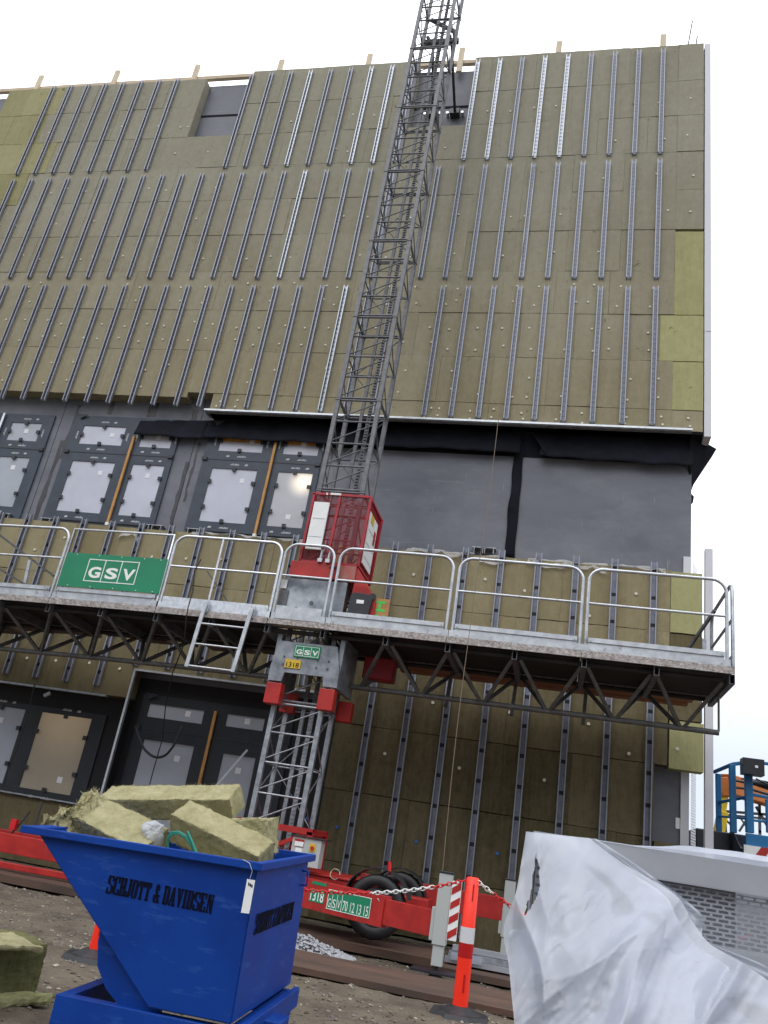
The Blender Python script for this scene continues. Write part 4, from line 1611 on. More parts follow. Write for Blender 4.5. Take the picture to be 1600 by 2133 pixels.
# ---- trailer
ch = MB()
ch.box(-9.8, -3.0, 9.86, 9.98, 0.28, 0.50)           # draw beam towards the left
ch.box(-9.8, -5.2, 10.9, 11.0, 0.28, 0.48)
ch.box(-3.9, -1.9, 9.62, 9.76, 0.36, 0.66)
ch.box(-3.9, -1.9, 10.62, 10.76, 0.36, 0.66)
ch.box(-3.9, -3.78, 9.77, 10.61, 0.40, 0.64)
ch.box(-2.05, -1.9, 9.77, 10.61, 0.40, 0.64)
ch.box(-3.3, -3.15, 9.77, 10.61, 0.40, 0.64)
ch.box(-2.74, -1.95, 9.60, 10.78, 0.665, 0.69)       # deck plate
ch.box(-1.9, -1.3, 10.0, 10.4, 0.40, 0.60)
ch.beam((-9.5, 9.7, 0.12), (-5.4, 9.75, 0.17), 0.06, 0.07)
trailer = ch.build('trailer_chassis', M['red'], plat, 0.006)
ft = MB()
for y in (9.82, 10.5):
    ft.beam((-3.65, y, 1.10), (-2.72, y, 1.10), 0.07, 0.07)
    ft.beam((-3.60, y, 0.68), (-2.8, y, 1.07), 0.045, 0.045)
    ft.beam((-2.8, y, 0.68), (-3.60, y, 1.07), 0.045, 0.045)
for x in (-3.66, -2.75):
    ft.beam((x, 9.82, 0.67), (x, 9.82, 1.10), 0.07, 0.07)
    ft.beam((x, 10.5, 0.67), (x, 10.5, 1.10), 0.07, 0.07)
    ft.beam((x, 9.82, 1.10), (x, 10.5, 1.10), 0.06, 0.06)
ft.build('mast_foot', M['red'], plat)
cb = MB()
cb.box(-2.84, -2.50, 9.45, 9.62, 0.74, 1.03, 0)
cb.box(-2.86, -2.44, 9.43, 9.66, 1.035, 1.05, 1)
cb.box(-2.815, -2.70, 9.446, 9.4495, 0.93, 1.01, 2)
cb.box(-2.81, -2.705, 9.443, 9.4455, 0.935, 0.985, 3)
cb.box(-2.79, -2.71, 9.446, 9.4495, 0.86, 0.915, 3)
cb.box(-2.63, -2.56, 9.444, 9.4495, 0.90, 0.985, 4)
cb.tube([(-2.595, 9.425, 0.94), (-2.595, 9.444, 0.94)], 0.022, 10, 2)
cb.build('control_box', [M['castor'], M['black'], M['red'], M['white'], M['yellow']], plat, 0.004)

# sign outrigger towards the camera
A_ = Vector((-2.62, 9.45, 0.49))
B_2 = Vector((-1.58, 8.98, 0.475))
C_2 = Vector((-1.04, 8.74, 0.47))
og = MB()
og.beam(A_, B_2, 0.13, 0.29, mi=0)
og.beam(B_2 - (B_2 - A_).normalized() * 0.1, C_2, 0.10, 0.235, mi=0)
og.tube([P(783, 1878, 9.0), P(787, 1872, 8.95), P(792, 1880, 8.95), P(786, 1886, 9.0)], 0.006, 6, 1)
ogo = og.build('outrigger', [M['red'], M['galv']], plat, 0.005)
dirx = (B_2 - A_).normalized()
nrm = Vector((dirx.y, -dirx.x, 0)).normalized()
if nrm.y > 0:
    nrm = -nrm
face0 = A_ + nrm * 0.066


def onface(sx_, z_):
    q = face0 + dirx * sx_
    return Vector((q.x, q.y, z_))


def facebox(mb, s0, s1, z0, z1, mi, lift=0.003):
    a_, b_, c_, d_ = onface(s0, z0), onface(s1, z0), onface(s1, z1), onface(s0, z1)
    mb.prism([a_, b_, c_, d_], nrm * lift, mi)


s2 = MB()
facebox(s2, 0.16, 0.37, 0.42, 0.545, 0)
facebox(s2, 0.17, 0.37, 0.59, 0.62, 0)
text_into(s2, '1318', onface(0.175, 0.432) + nrm * 0.003, dirx, (0, 0, 1), 0.10, 0.185, bold=0.012, mi=1)
facebox(s2, 0.415, 0.985, 0.385, 0.575, 0)
for (a_, b_, c_, d_) in ((0.415, 0.985, 0.385, 0.391), (0.415, 0.985, 0.569, 0.575), (0.415, 0.421, 0.391, 0.569), (0.979, 0.985, 0.391, 0.569), (0.478, 0.483, 0.391, 0.569), (0.543, 0.548, 0.391, 0.569), (0.608, 0.614, 0.391, 0.569)):
    facebox(s2, a_, b_, c_, d_, 1, 0.0045)
for k, chh in enumerate('GSV'):
    text_into(s2, chh, onface(0.427 + 0.0645 * k, 0.405) + nrm * 0.004, dirx, (0, 0, 1), 0.085, 0.042, bold=0.0, mi=1)
text_into(s2, '70 12 13 15', onface(0.63, 0.402) + nrm * 0.004, dirx, (0, 0, 1), 0.095, 0.335, bold=0.004, mi=1)
text_into(s2, 'gsv.dk', onface(0.85, 0.535) + nrm * 0.004, dirx, (0, 0, 1), 0.018, 0.10, mi=1) if False else None
s2.build('sign', [M['green'], M['whitetext']], ogo)


def jack(p, stripes=True, yaw=0.0):
    j = MB()
    x, y = p
    j.box(x - 0.065, x + 0.065, y - 0.065, y + 0.065, 0.30, 0.93, 0)
    j.box(x - 0.072, x + 0.072, y - 0.072, y + 0.072, 0.931, 0.95, 1)
    j.box(x - 0.052, x + 0.052, y - 0.052, y + 0.052, 0.12, 0.299, 0)
    j.box(x - 0.10, x - 0.066, y - 0.05, y + 0.05, 0.33, 0.62, 0)
    j.tube([(x, y, 0.06), (x, y, 0.13)], 0.018, 8, 1)
    o1 = j.build('outrigger_jack', [M['castor'], M['blackplastic']], plat, 0.004)
    f_ = MB()
    f_.tube([(x, y, 0.012), (x, y, 0.03), (x, y, 0.075)], [0.085, 0.07, 0.02], 12)
    f_.build('jack_foot', M['galv_bright'], o1)
    if stripes:
        s_ = MB()
        x0, x1 = x + 0.07, x + 0.165
        yy = y - 0.07
        s_.box(x0, x1, yy, yy + 0.01, 0.36, 0.88, 0)
        k = 0
        z = 0.36
        while z < 0.88:
            z2 = min(0.88, z + 0.065)
            pa = [(x0 + 0.004, yy - 0.003, z), (x1 - 0.004, yy - 0.003, min(0.88, z + 0.06)), (x1 - 0.004, yy - 0.003, min(0.88, z + 0.125)), (x0 + 0.004, yy - 0.003, min(0.88, z + 0.065))]
            s_.prism(pa, (0, 0.002, 0), 1)
            z += 0.13
        s_.build('warning_plate', [M['white'], M['red']], o1)


jack((-0.98, 8.70))
rb2 = MB()
rb2.beam((-2.3, 10.9, 0.60), (-0.52, 11.05, 0.60), 0.10, 0.26)
rb2.build('outrigger', M['red'], plat, 0.005)
jack((-0.45, 11.05), False)
fo = MB()
fo.box(-1.22, -0.78, 8.60, 8.85, 0.055, 0.075)
solo(fo, 'foot_pad', M['blackplastic'], 'flat black pad under the foot of the striped jack', 'pad')


def wheel(cx_, cy_, cz_, r_, wd):
    t_ = MB()
    prof = [(-wd / 2, r_ * 0.62), (-wd / 2, r_ * 0.93), (-wd * 0.36, r_), (wd * 0.36, r_), (wd / 2, r_ * 0.93), (wd / 2, r_ * 0.62)]
    n_ = 40
    vs_ = []
    for k in range(n_):
        an = 2 * math.pi * k / n_
        for (yy, rr) in prof:
            r3 = rr - (0.008 if (k % 2 and rr > r_ * 0.95) else 0)
            vs_.append((cx_ + r3 * math.cos(an), cy_ + yy, cz_ + r3 * math.sin(an)))
    m_ = len(prof)
    fs_ = []
    for k in range(n_):
        k2 = (k + 1) % n_
        for i in range(m_):
            i2 = (i + 1) % m_
            fs_.append((k * m_ + i, k * m_ + i2, k2 * m_ + i2, k2 * m_ + i))
    t_.add(vs_, fs_, 0, True)
    wo = t_.build('wheel', M['black'], plat)
    h_ = MB()
    h_.tube([(cx_, cy_ - wd * 0.3, cz_), (cx_, cy_ + wd * 0.3, cz_)], r_ * 0.60, 24)
    h_.tube([(cx_, cy_ - wd * 0.46, cz_), (cx_, cy_ - wd * 0.3, cz_)], r_ * 0.16, 12, 0)
    for k in range(5):
        an = 2 * math.pi * k / 5
        h_.tube([(cx_ + r_ * .3 * math.cos(an), cy_ - wd * 0.35, cz_ + r_ * .3 * math.sin(an)), (cx_ + r_ * .3 * math.cos(an), cy_ - wd * 0.3, cz_ + r_ * .3 * math.sin(an))], 0.014, 6, 1)
    h_.build('rim', [M['dark_steel'], M['galv']], wo)


wheel(-1.80, 9.55, 0.47, 0.325, 0.19)
wheel(-1.79, 10.95, 0.50, 0.325, 0.19)
for yc in (9.55, 10.95):
    mg = MB()
    for k in range(9):
        a0 = R(15 + 150 * k / 9)
        a1 = R(15 + 150 * (k + 1) / 9)
        r_ = 0.375
        pa = [(-1.80 + r_ * math.cos(a0), yc - 0.12, 0.49 + r_ * math.sin(a0)), (-1.80 + r_ * math.cos(a1), yc - 0.12, 0.49 + r_ * math.sin(a1)),
              (-1.80 + (r_ - .012) * math.cos(a1), yc - 0.12, 0.49 + (r_ - .012) * math.sin(a1)), (-1.80 + (r_ - .012) * math.cos(a0), yc - 0.12, 0.49 + (r_ - .012) * math.sin(a0))]
        mg.prism(pa, (0, 0.24, 0))
    mg.build('mudguard', M['black'], plat)
ax = MB()
ax.tube([(-1.80, 9.6, 0.47), (-1.80, 10.9, 0.47)], 0.035, 8)
ax.build('axle', M['dark_steel'], plat)
for (u, vv, r_) in ((698, 1821, 0.055), (752, 1826, 0.04)):
    c = P(u, vv, 9.55)
    rr_ = MB()
    rr_.tube([(c.x + r_ * math.cos(t_), c.y + 0.02 * math.sin(3 * t_), c.z + r_ * math.sin(t_)) for t_ in [k * 0.6 for k in range(10)]], 0.005, 6)
    rr_.build('wire_loop', M['timber'], plat)
pn = MB()
pn.tube([P(812, 1795, 9.5), P(811, 1822, 9.5)], 0.02, 8)
pn.build('reflector', M['chainred'], plat)

# ------------------------------------------------------------------ rope and cables hanging in front
rp = MB()
pts = []
for k in range(40):
    z = 17.5 - 17.0 * k / 39
    x = -0.80 - 0.31 * k / 30 + 0.02 * math.sin(k * 0.5) if k < 30 else -1.11 + 0.02 * math.sin(k * 0.5)
    pts.append((x, 9.38, z))
rp.tube(pts, 0.0042, 5)
solo(rp, 'hoist_rope', M['rope'], 'thin brown rope hanging straight down in front of the facade right of the mast', 'rope')
cb_ = MB()
pts = [P(419, 1165, 9.55), P(405, 1190, 9.55), P(402, 1230, 9.55), P(392, 1265, 9.55), P(388, 1290, 9.55), P(384, 1340, 9.8), P(360, 1400, 10.2), P(345, 1470, 11.6), P(338, 1540, 11.7), P(318, 1610, 11.8), P(300, 1680, 11.8)]
cb_.tube(pts, 0.008, 6)
solo(cb_, 'black_cable', M['black'], 'black cable hung over the gate rail and dropping past the middle ground floor window', 'cable')
cb_ = MB()
cpts = [(283, 1518, 12.0), (298, 1556, 11.95), (320, 1576, 11.9), (343, 1574, 11.9), (361, 1554, 11.9), (372, 1530, 11.95), (380, 1512, 12.0)]
pts = [P(*interp(cpts, k / 24)) for k in range(25)]
cb_.tube(pts, 0.02, 8)
solo(cb_, 'cable_loop', M['black'], 'thick black cable loop sagging across the middle ground floor window', 'cable')
cb_ = MB()
cb_.tube([P(72, 1425, 11.9), P(62, 1470, 11.9), P(55, 1500, 11.9), P(35, 1560, 11.9), P(18, 1600, 11.9), P(5, 1640, 11.9)], 0.008, 6)
solo(cb_, 'black_cable', M['black'], 'black cable running down between the two ground floor windows at the far left', 'cable')
pp = MB()
pp.beam(P(515, 1562, 11.8), P(430, 1660, 11.6), 0.03, 0.03)
pp.beam(P(430, 1660, 11.6), P(330, 1775, 11.3), 0.03, 0.03)
solo(pp, 'metal_bar', M['galv_bright'], 'slanting bright metal bar leaning across the ground floor window left of the mast', 'bar')
hk = MB()
pts = [P(62, 1690, 10.4), P(45, 1712, 10.35), P(25, 1735, 10.3), P(0, 1748, 10.3)]
hk.tube(pts, 0.012, 6, 0)
hk.tube([P(88, 1670, 10.4), P(78, 1700, 10.35), P(70, 1730, 10.3)], 0.012, 6, 0)
c = P(30, 1715, 10.3)
hk.box(c.x - 0.04, c.x + 0.04, c.y - 0.03, c.y + 0.03, c.z - 0.08, c.z + 0.05, 1)
solo(hk, 'power_cable', [M['black'], M['chainred']], 'black power cable with a red plug hanging above the red draw beam', 'cable')

# ------------------------------------------------------------------ ground boards and debris
def roughbox(x0, x1, y0, y1, z0, z1, rot=0, seed=0, amp=0.006):
    mb = MB()
    cx_, cy_ = (x0 + x1) / 2, (y0 + y1) / 2
    n_ = 14
    for k in range(n_):
        a = x0 + (x1 - x0) * k / n_
        b = x0 + (x1 - x0) * (k + 1) / n_
        vs_ = []
        for z in (z0, z1):
            for (xx, yy) in ((a, y0), (b, y0), (b, y1), (a, y1)):
                q = Vector((xx * 2, yy * 2, seed))
                yy2 = yy + amp * 4 * noise.noise(q * 1.5)
                zz = z + amp * noise.noise(q) * (z > z0 + 0.001)
                dx, dy = xx - cx_, yy2 - cy_
                vs_.append((cx_ + dx * math.cos(rot) - dy * math.sin(rot), cy_ + dx * math.sin(rot) + dy * math.cos(rot), zz))
        mb.add(vs_, [(0, 3, 2, 1), (4, 5, 6, 7), (0, 1, 5, 4), (2, 3, 7, 6)] + ([(3, 0, 4, 7)] if k == 0 else []) + ([(1, 2, 6, 5)] if k == n_ - 1 else []))
    return mb


solo(roughbox(-3.6, 2.5, 7.42, 8.42, 0.012, 0.06, R(1), 1), 'ground_board', M['board_brown'], 'brown trench board nearest the camera, beside the orange post', 'board', 'brown boards laid on the soil')
solo(roughbox(-8.5, -1.1, 9.32, 10.35, 0.02, 0.10, R(0.5), 2), 'ground_board', M['board_brown'], 'long brown board under the trailer wheel and the red beams', 'board', 'brown boards laid on the soil')
solo(roughbox(-1.0, 3.5, 9.0, 10.0, 0.02, 0.08, R(-1), 3), 'ground_board', M['board_brown'], 'brown board under the bundle of grey profiles behind the orange post', 'board', 'brown boards laid on the soil')

gh_ = MB()
for i in range(1700):
    a = rs.uniform(0, 6.28)
    q = rs.random() ** 0.6
    x = -2.42 + 0.62 * q * math.cos(a)
    y = 8.82 + 0.36 * q * math.sin(a)
    h_ = 0.16 * (1 - q) * (1 + 0.3 * noise.noise(Vector((x * 5, y * 5, 0))))
    stone(gh_, (x, y, rs.uniform(0, h_) + 0.01), rs.uniform(0.012, 0.03), 0, 0.8)
solo(gh_, 'rubble_heap', M['whitegravel'], 'small heap of pale grey rubble behind the blue skip', 'rubble', kind='stuff')

pbun = thing('profile_bundle', 'bundle of grey metal profiles lying on the ground behind the orange post', 'metal profiles', (-0.5, 9.5, 0.08))
for k in range(5):
    q = MB()
    z = 0.10 + 0.055 * (k % 3)
    y = 9.35 + 0.13 * (k // 3) + 0.04 * (k % 3)
    q.box(-0.98 + 0.03 * k, 1.2, y, y + 0.11, z, z + 0.045)
    q.box(-0.98 + 0.03 * k, 1.2, y + 0.01, y + 0.1, z + 0.0455, z + 0.05)
    q.build('profile', M['galv'] if k % 2 else M['panelgrey'], pbun)
pb2 = MB()
pb2.box(-0.92, -0.60, 9.33, 9.345, 0.13, 0.20)
pb2.build('wrapping', M['film'], pbun)

# ------------------------------------------------------------------ chain posts
def chain_post(x, y, lab, ang=0.0, h=0.97, lean_=0.0):
    t = thing('chain_post', lab, 'post', (x, y, 0), 'orange chain posts')
    tb_ = MB()
    segs = [(0.06, 0.40, 'orange'), (0.40, 0.50, 'orange_band'), (0.50, 0.61, 'white_band'), (0.61, h, 'orange')]
    s0 = MB()
    s0.tube([(x + lean_ * 0.05, y, 0.05), (x + lean_ * 0.40, y, 0.40), (x + lean_ * (h - .01), y, h - 0.01), (x + lean_ * h, y, h)], [0.059, 0.056, 0.052, 0.040], 20)
    s0.box(x + 0.01, x + 0.024, y - 0.0585, y - 0.03, 0.17, 0.29, 1)
    s0.box(x + 0.012 + lean_, x + 0.022 + lean_, y - 0.054, y - 0.03, 0.80, 0.92, 1)
    s0.build('tube', [M['orange'], M['orange_band']], t)
    for (a, b, mname) in segs[1:3]:
        q = MB()
        q.tube([(x + lean_ * a, y, a), (x + lean_ * b, y, b)], 0.0575, 20)
        o1 = q.build('reflective_band', M[mname], t)
        o1['label'] = 'dark red band' if mname == 'orange_band' else 'white band'
    b_ = MB()
    n_ = 8
    for (r0, r1, z0, z1) in ((0.24, 0.22, 0.0, 0.035), (0.17, 0.075, 0.035, 0.075)):
        ring = []
        for (rr, zz) in ((r0, z0), (r1, z1)):
            for k in range(n_):
                an = 2 * math.pi * (k + 0.5) / n_ + ang
                ring.append((x + rr * math.cos(an), y + rr * math.sin(an), zz))
        b_.add(ring, [tuple(range(n_)), tuple(range(n_, 2 * n_))[::-1]] + [(k, (k + 1) % n_, n_ + (k + 1) % n_, n_ + k) for k in range(n_)])
    b_.build('base', M['black'], t)
    return t


chain_post(-0.585, 7.06, 'orange chain post with white and dark red bands standing right of the striped jack', lean_=0.0)
pb_ = PZ(200, 1984, 0.05)
chain_post(pb_.x, pb_.y, 'orange chain post mostly hidden behind the blue skip, only its foot showing', 0.3)


def link_chain(pts, lab, redfn, grp):
    """plastic chain made of separate links along a polyline"""
    pts = [Vector(p) for p in pts]
    t = thing('plastic_chain', lab, 'chain', pts[0], grp)
    runs = []
    L = 0.0
    pitch = 0.036
    cum = [0]
    for a, b in zip(pts[:-1], pts[1:]):
        cum.append(cum[-1] + (b - a).length)
    n_ = int(cum[-1] / pitch)
    for k in range(n_):
        d = (k + 0.5) * pitch
        i = max(j for j in range(len(cum) - 1) if cum[j] <= d)
        f_ = (d - cum[i]) / (cum[i + 1] - cum[i])
        c = pts[i].lerp(pts[i + 1], f_)
        tdir = (pts[i + 1] - pts[i]).normalized()
        up = Vector((0, 0, 1))
        sd1 = tdir.cross(up).normalized()
        up2 = sd1.cross(tdir)
        w_ = up2 if k % 2 == 0 else sd1
        w_ = (w_ * 0.9 + (sd1 if k % 2 == 0 else up2) * 0.35).normalized()
        ring = []
        for q in range(10):
            an = 2 * math.pi * q / 10
            ring.append(c + tdir * 0.026 * math.cos(an) + w_ * 0.0145 * math.sin(an))
        r_ = bool(redfn(d / cum[-1]))
        if not runs or runs[-1][0] != r_:
            runs.append((r_, MB()))
        runs[-1][1].tube(ring, 0.0042, 5, closed=True)
    for r_, mb_ in runs:
        o1 = mb_.build('chain_links', M['chainred' if r_ else 'hoptop'], t)
        o1['label'] = 'red links' if r_ else 'white links'
    return t


def cat(a, b, sag, n_=14):
    a = Vector(a); b = Vector(b)
    return [a.lerp(b, k / n_) + Vector((0, 0, -sag * 4 * (k / n_) * (1 - k / n_))) for k in range(n_ + 1)]


link_chain(cat((pb_.x, pb_.y, 0.92), (-0.62, 7.03, 0.945), 0.25, 24), 'white and red plastic chain sagging from the orange post to the left behind the skip', lambda t_: t_ > 0.90 or 0.2 < t_ < 0.72, 'plastic chain between the posts')
link_chain(cat((-0.545, 7.04, 0.945), (1.6, 7.5, 0.9), 0.30, 14), 'white and red plastic chain running from the orange post rightwards behind the film', lambda t_: t_ > 0.06, 'plastic chain between the posts')

# ------------------------------------------------------------------ blue tipping skip
bx, by, ba = -1.284, 3.848, 0.022
L1, LR_, W_, H_ = 0.381, 1.204, 0.911, 0.623
pt_, rl = -0.016, 0.052
ca, sa_ = math.cos(ba), math.sin(ba)
SX = Vector((-ca, -sa_, pt_))
SY = Vector((-sa_, ca, rl))
UP = Vector((pt_ * ca + rl * sa_, pt_ * sa_ - rl * ca, 1.0))
C0 = Vector((bx, by, 0.30))


def K(l, d, h):
    return C0 + SX * l + SY * d + UP * h


skip = thing('tipping_skip', 'blue wheeled tipping skip with black stencilled lettering, heaped with insulation offcuts', 'skip', (bx - 0.5, by + 0.45, 0))
th = 0.006
hb = MB()
side = [(0.0, 0.0), (L1, 0.0), (LR_ - 0.085, H_), (0.0, H_)]
for d in (0.0, W_ - th):
    hb.prism([K(l, d, h) for (l, h) in side], SY * th)
for ((l0, h0), (l1_, h1)) in ((side[0], side[1]), (side[1], side[2]), (side[3], side[0])):
    a_, b_ = K(l0, th, h0), K(l1_, th, h1)
    dd = SY * (W_ - 2 * th)
    nn_ = (b_ - a_).cross(dd).normalized() * th
    hb.prism([a_, b_, b_ + dd, a_ + dd], nn_)
hopper = hb.build('hopper', M['blue'], skip)
# folded stiffening on the near side
rk_ = MB()
n_ = 10
prof = []
for k in range(n_ + 1):
    t_ = k / n_
    prof.append((0.98 - 0.62 * t_ - 0.05 * math.sin(math.pi * t_) * -1, 0.40 - 0.46 * t_ ** 1.25))
poly = [(0.71, 0.30)] + [(0.71, 0.20), (0.685, 0.10), (0.62, 0.02), (0.50, -0.06), (0.36, -0.08)] + [(0.34, 0.0)] + [(0.38, 0.004)]
for d in (0.05, W_ - 0.09):
    rk_.prism([K(l, d, h) for (l, h) in poly], SY * 0.03)
rk_.prism([K(0.71, 0.08, 0.29), K(0.71, 0.08, 0.20), K(0.71, W_ - 0.1, 0.20), K(0.71, W_ - 0.1, 0.29)], SX * 0.006)
rk_.prism([K(0.71, 0.08, 0.20), K(0.685, 0.08, 0.10), K(0.685, W_ - 0.1, 0.10), K(0.71, W_ - 0.1, 0.20)], SX * 0.006)
rk_.prism([K(0.685, 0.08, 0.10), K(0.62, 0.08, 0.02), K(0.62, W_ - 0.1, 0.02), K(0.685, W_ - 0.1, 0.10)], SX * 0.006)
rk_.build('rocker', M['blue'], skip)
rm = MB()
e_ = 0.034
hh = 0.022
for (a, b) in (((-0.02, -e_ / 2), (LR_ - 0.012, -e_ / 2)), ((-0.02, W_ + e_ / 2), (LR_ - 0.012, W_ + e_ / 2))):
    rm.beam(K(a[0], a[1], H_ + 0.0), K(b[0], b[1], H_ + 0.0), e_, hh * 1.6)
rm.beam(K(-0.02 - e_ / 2 * 0, -e_, H_), K(-0.02, W_ + e_, H_), e_, hh * 1.58)
rm.beam(K(LR_ - 0.05, 0.0, H_ - 0.001), K(LR_ - 0.05, W_, H_ - 0.001), 0.07, hh * 1.5)
rm.build('rim', M['blue'], skip, 0.004)

# stencil lettering: slab shapes on a 0.6 x 1 cell
GL = {
    'S': [('r', 0, .56, .18, .90), ('r', .06, .90, .46, 1), ('r', .44, .70, .56, 1), ('p', (.02, .62), (.18, .50), (.56, .36), (.40, .50)), ('r', .40, .10, .58, .44), ('r', .10, 0, .50, .09), ('r', 0, 0, .12, .30)],
    'C': [('r', 0, .10, .20, .90), ('r', .08, .91, .44, 1), ('r', .08, 0, .44, .09), ('r', .42, .66, .56, 1), ('r', .42, .0, .56, .32)],
    'H': [('r', .03, 0, .22, 1), ('r', .36, 0, .55, 1), ('r', .25, .44, .33, .56), ('r', 0, 0, .26, .07), ('r', 0, .93, .26, 1), ('r', .33, 0, .58, .07), ('r', .33, .93, .58, 1)],
    'J': [('r', .24, .10, .44, 1), ('r', .17, .93, .52, 1), ('r', .04, 0, .36, .09), ('r', 0, .03, .14, .30)],
    'O': [('r', 0, .10, .20, .90), ('r', .36, .10, .56, .90), ('r', .08, .91, .25, 1), ('r', .31, .91, .48, 1), ('r', .08, 0, .25, .09), ('r', .31, 0, .48, .09)],
    'T': [('r', .19, 0, .38, .9), ('r', 0, .91, .57, 1), ('r', 0, .70, .09, .91), ('r', .48, .70, .57, .91), ('r', .12, 0, .45, .07)],
    '&': [('r', .12, .55, .27, .92), ('r', .16, .92, .40, 1), ('r', .36, .66, .46, .94), ('p', (.14, .60), (.32, .60), (.60, .0), (.40, .0)), ('r', .0, .08, .17, .42), ('r', .06, 0, .34, .09), ('r', .44, .36, .60, .43)],
    'D': [('r', .03, 0, .22, 1), ('r', 0, .93, .24, 1), ('r', 0, 0, .24, .07), ('r', .36, .10, .56, .90), ('r', .27, .92, .48, 1), ('r', .27, 0, .48, .08)],
    'A': [('p', (.0, 0), (.09, 0), (.30, 1), (.22, 1)), ('p', (.30, 0), (.52, 0), (.38, 1), (.24, 1)), ('r', .14, .26, .30, .34), ('r', 0, 0, .16, .07), ('r', .26, 0, .58, .07)],
    'V': [('p', (.04, 1), (.25, 1), (.36, 0), (.26, 0)), ('p', (.44, 1), (.53, 1), (.36, 0), (.28, 0)), ('r', 0, .93, .28, 1), ('r', .38, .93, .58, 1)],
    'I': [('r', .08, 0, .28, 1), ('r', .02, 0, .34, .07), ('r', .02, .93, .34, 1)],
    'E': [('r', .03, 0, .22, 1), ('r', 0, 0, .52, .08), ('r', 0, .92, .52, 1), ('r', .25, .46, .40, .54), ('r', .42, 0, .53, .30), ('r', .42, .70, .53, 1)],
    'N': [('r', .05, 0, .12, 1), ('p', (.05, 1), (.27, 1), (.55, 0), (.36, 0)), ('r', .46, .12, .53, 1), ('r', 0, 0, .18, .07), ('r', .38, .93, .60, 1)],
}
ADV = {'I': .42, 'J': .56, ' ': .30}


def stencil(mb, s_, org, right, up, length, height, nrm_, mi=0):
    tot = sum(ADV.get(c_, .64) for c_ in s_)
    right = Vector(right).normalized()
    up = Vector(up).normalized()
    n2 = Vector(nrm_).normalized() * 0.0015
    x = 0
    k_ = length / tot
    for c_ in s_:
        if c_ in GL:
            for g_ in GL[c_]:
                if g_[0] == 'r':
                    q = [(g_[1], g_[2]), (g_[3], g_[2]), (g_[3], g_[4]), (g_[1], g_[4])]
                else:
                    q = g_[1:]
                mb.prism([Vector(org) + right * (x + a * k_) + up * (b * height) + n2 for a, b in q], n2 * 0.5, mi)
                mb.prism([Vector(org) + right * (x + a * k_ + 0.0028) + up * (b * height) + n2 * 1.8 for a, b in q], n2 * 0.5, mi)
        x += ADV.get(c_, .64) * k_


sl = MB()
o0 = K(0.70, 0, 0.41)
stencil(sl, 'SCHJOTT & DAVIDSEN', o0, -SX - UP * 0.018, UP, 0.53, 0.076, -SY)
sl.build('lettering', M['blacktext'], hopper)
sl = MB()
o1_ = K(-0.009, 0.10, 0.33)
stencil(sl, 'SCHJOTT & DAVIDSEN', o1_, SY, UP, 0.62, 0.085, -SX)
sl.build('lettering', M['blacktext'], hopper)
# rusty reddish sheen patch on the end wall is left to the light; chassis
cs = MB()
for d in (0.0, W_ - 0.06):
    a_, b_ = K(-0.03, d + 0.03, -0.085), K(0.83, d + 0.03, -0.085)
    cs.beam(a_, b_, 0.06, 0.12)
cs.beam(K(0.80, 0.06, -0.085), K(0.80, W_ - 0.06, -0.085), 0.06, 0.118)
cs.beam(K(-0.01, 0.06, -0.085), K(-0.01, W_ - 0.06, -0.085), 0.06, 0.118)
cs.beam(K(-0.05, 0.02, -0.05), K(-0.05, W_ - 0.02, -0.05), 0.03, 0.09)
cs.beam(K(-0.09, 0.30, -0.07), K(-0.09, 0.46, -0.07), 0.10, 0.06)
chs = cs.build('chassis', M['blue'], skip, 0.004)
q = MB()
p_ = K(-0.066, 0.06, -0.06)
q.box(p_.x, p_.x + 0.004, p_.y, p_.y + 0.05, p_.z - 0.02, p_.z + 0.02)
q.build('reflector', M['wool_pale'], chs)
for (l, d) in ((0.75, 0.04), (0.75, W_ - 0.04), (0.08, 0.04), (0.08, W_ - 0.04)):
    c = K(l, d, -0.15)
    q = MB()
    q.tube([(c.x, c.y - 0.02, 0.075), (c.x, c.y + 0.02, 0.075)], 0.072, 20)
    q.build('castor', M['castor'], skip)
    q = MB()
    q.beam((c.x, c.y - 0.03, 0.07), (c.x + 0.01, c.y - 0.03, 0.17), 0.04, 0.006, (0, 1, 0))
    q.beam((c.x, c.y + 0.03, 0.07), (c.x + 0.01, c.y + 0.03, 0.17), 0.04, 0.006, (0, 1, 0))
    q.build('castor_fork', M['dark_steel'], skip)
for k, z in enumerate((0.47, 0.40)):
    pass
hd = MB()
a_ = K(-0.02, W_ - 0.10, 0.56)
b_ = K(-0.02, W_ - 0.10, 0.49)
hd.tube([K(0, W_ - 0.10, 0.56), K(-0.04, W_ - 0.10, 0.56), K(-0.04, W_ - 0.10, 0.49), K(0, W_ - 0.10, 0.49)], 0.006, 6)
hd.build('handle', M['blue'], skip)
# paper tag on a wire
tgm = MB()
wv = [K(0.06, -0.03, H_ + 0.02), K(0.02, -0.045, H_ + 0.01), K(0.0, -0.05, H_ - 0.02), K(0.005, -0.05, H_ - 0.055)]
tgm.tube(wv, 0.0016, 5, 1)
a_ = K(0.018, -0.046, H_ - 0.055)
tgm.prism([a_, a_ - SX * 0.038, a_ - SX * 0.036 - UP * 0.135, a_ + SX * 0.002 - UP * 0.137], -SY * 0.002, 0)
for k in range(3):
    aa = K(0.010 - 0.008 * k, -0.0485, H_ - 0.068 - 0.003 * k)
    tgm.prism([aa, aa - SX * 0.006, aa - SX * 0.008 - UP * 0.012, aa - SX * 0.002 - UP * 0.012], -SY * 0.0008, 2)
tgm.build('paper_tag', [M['white'], M['galv'], M['blacktext']], skip)


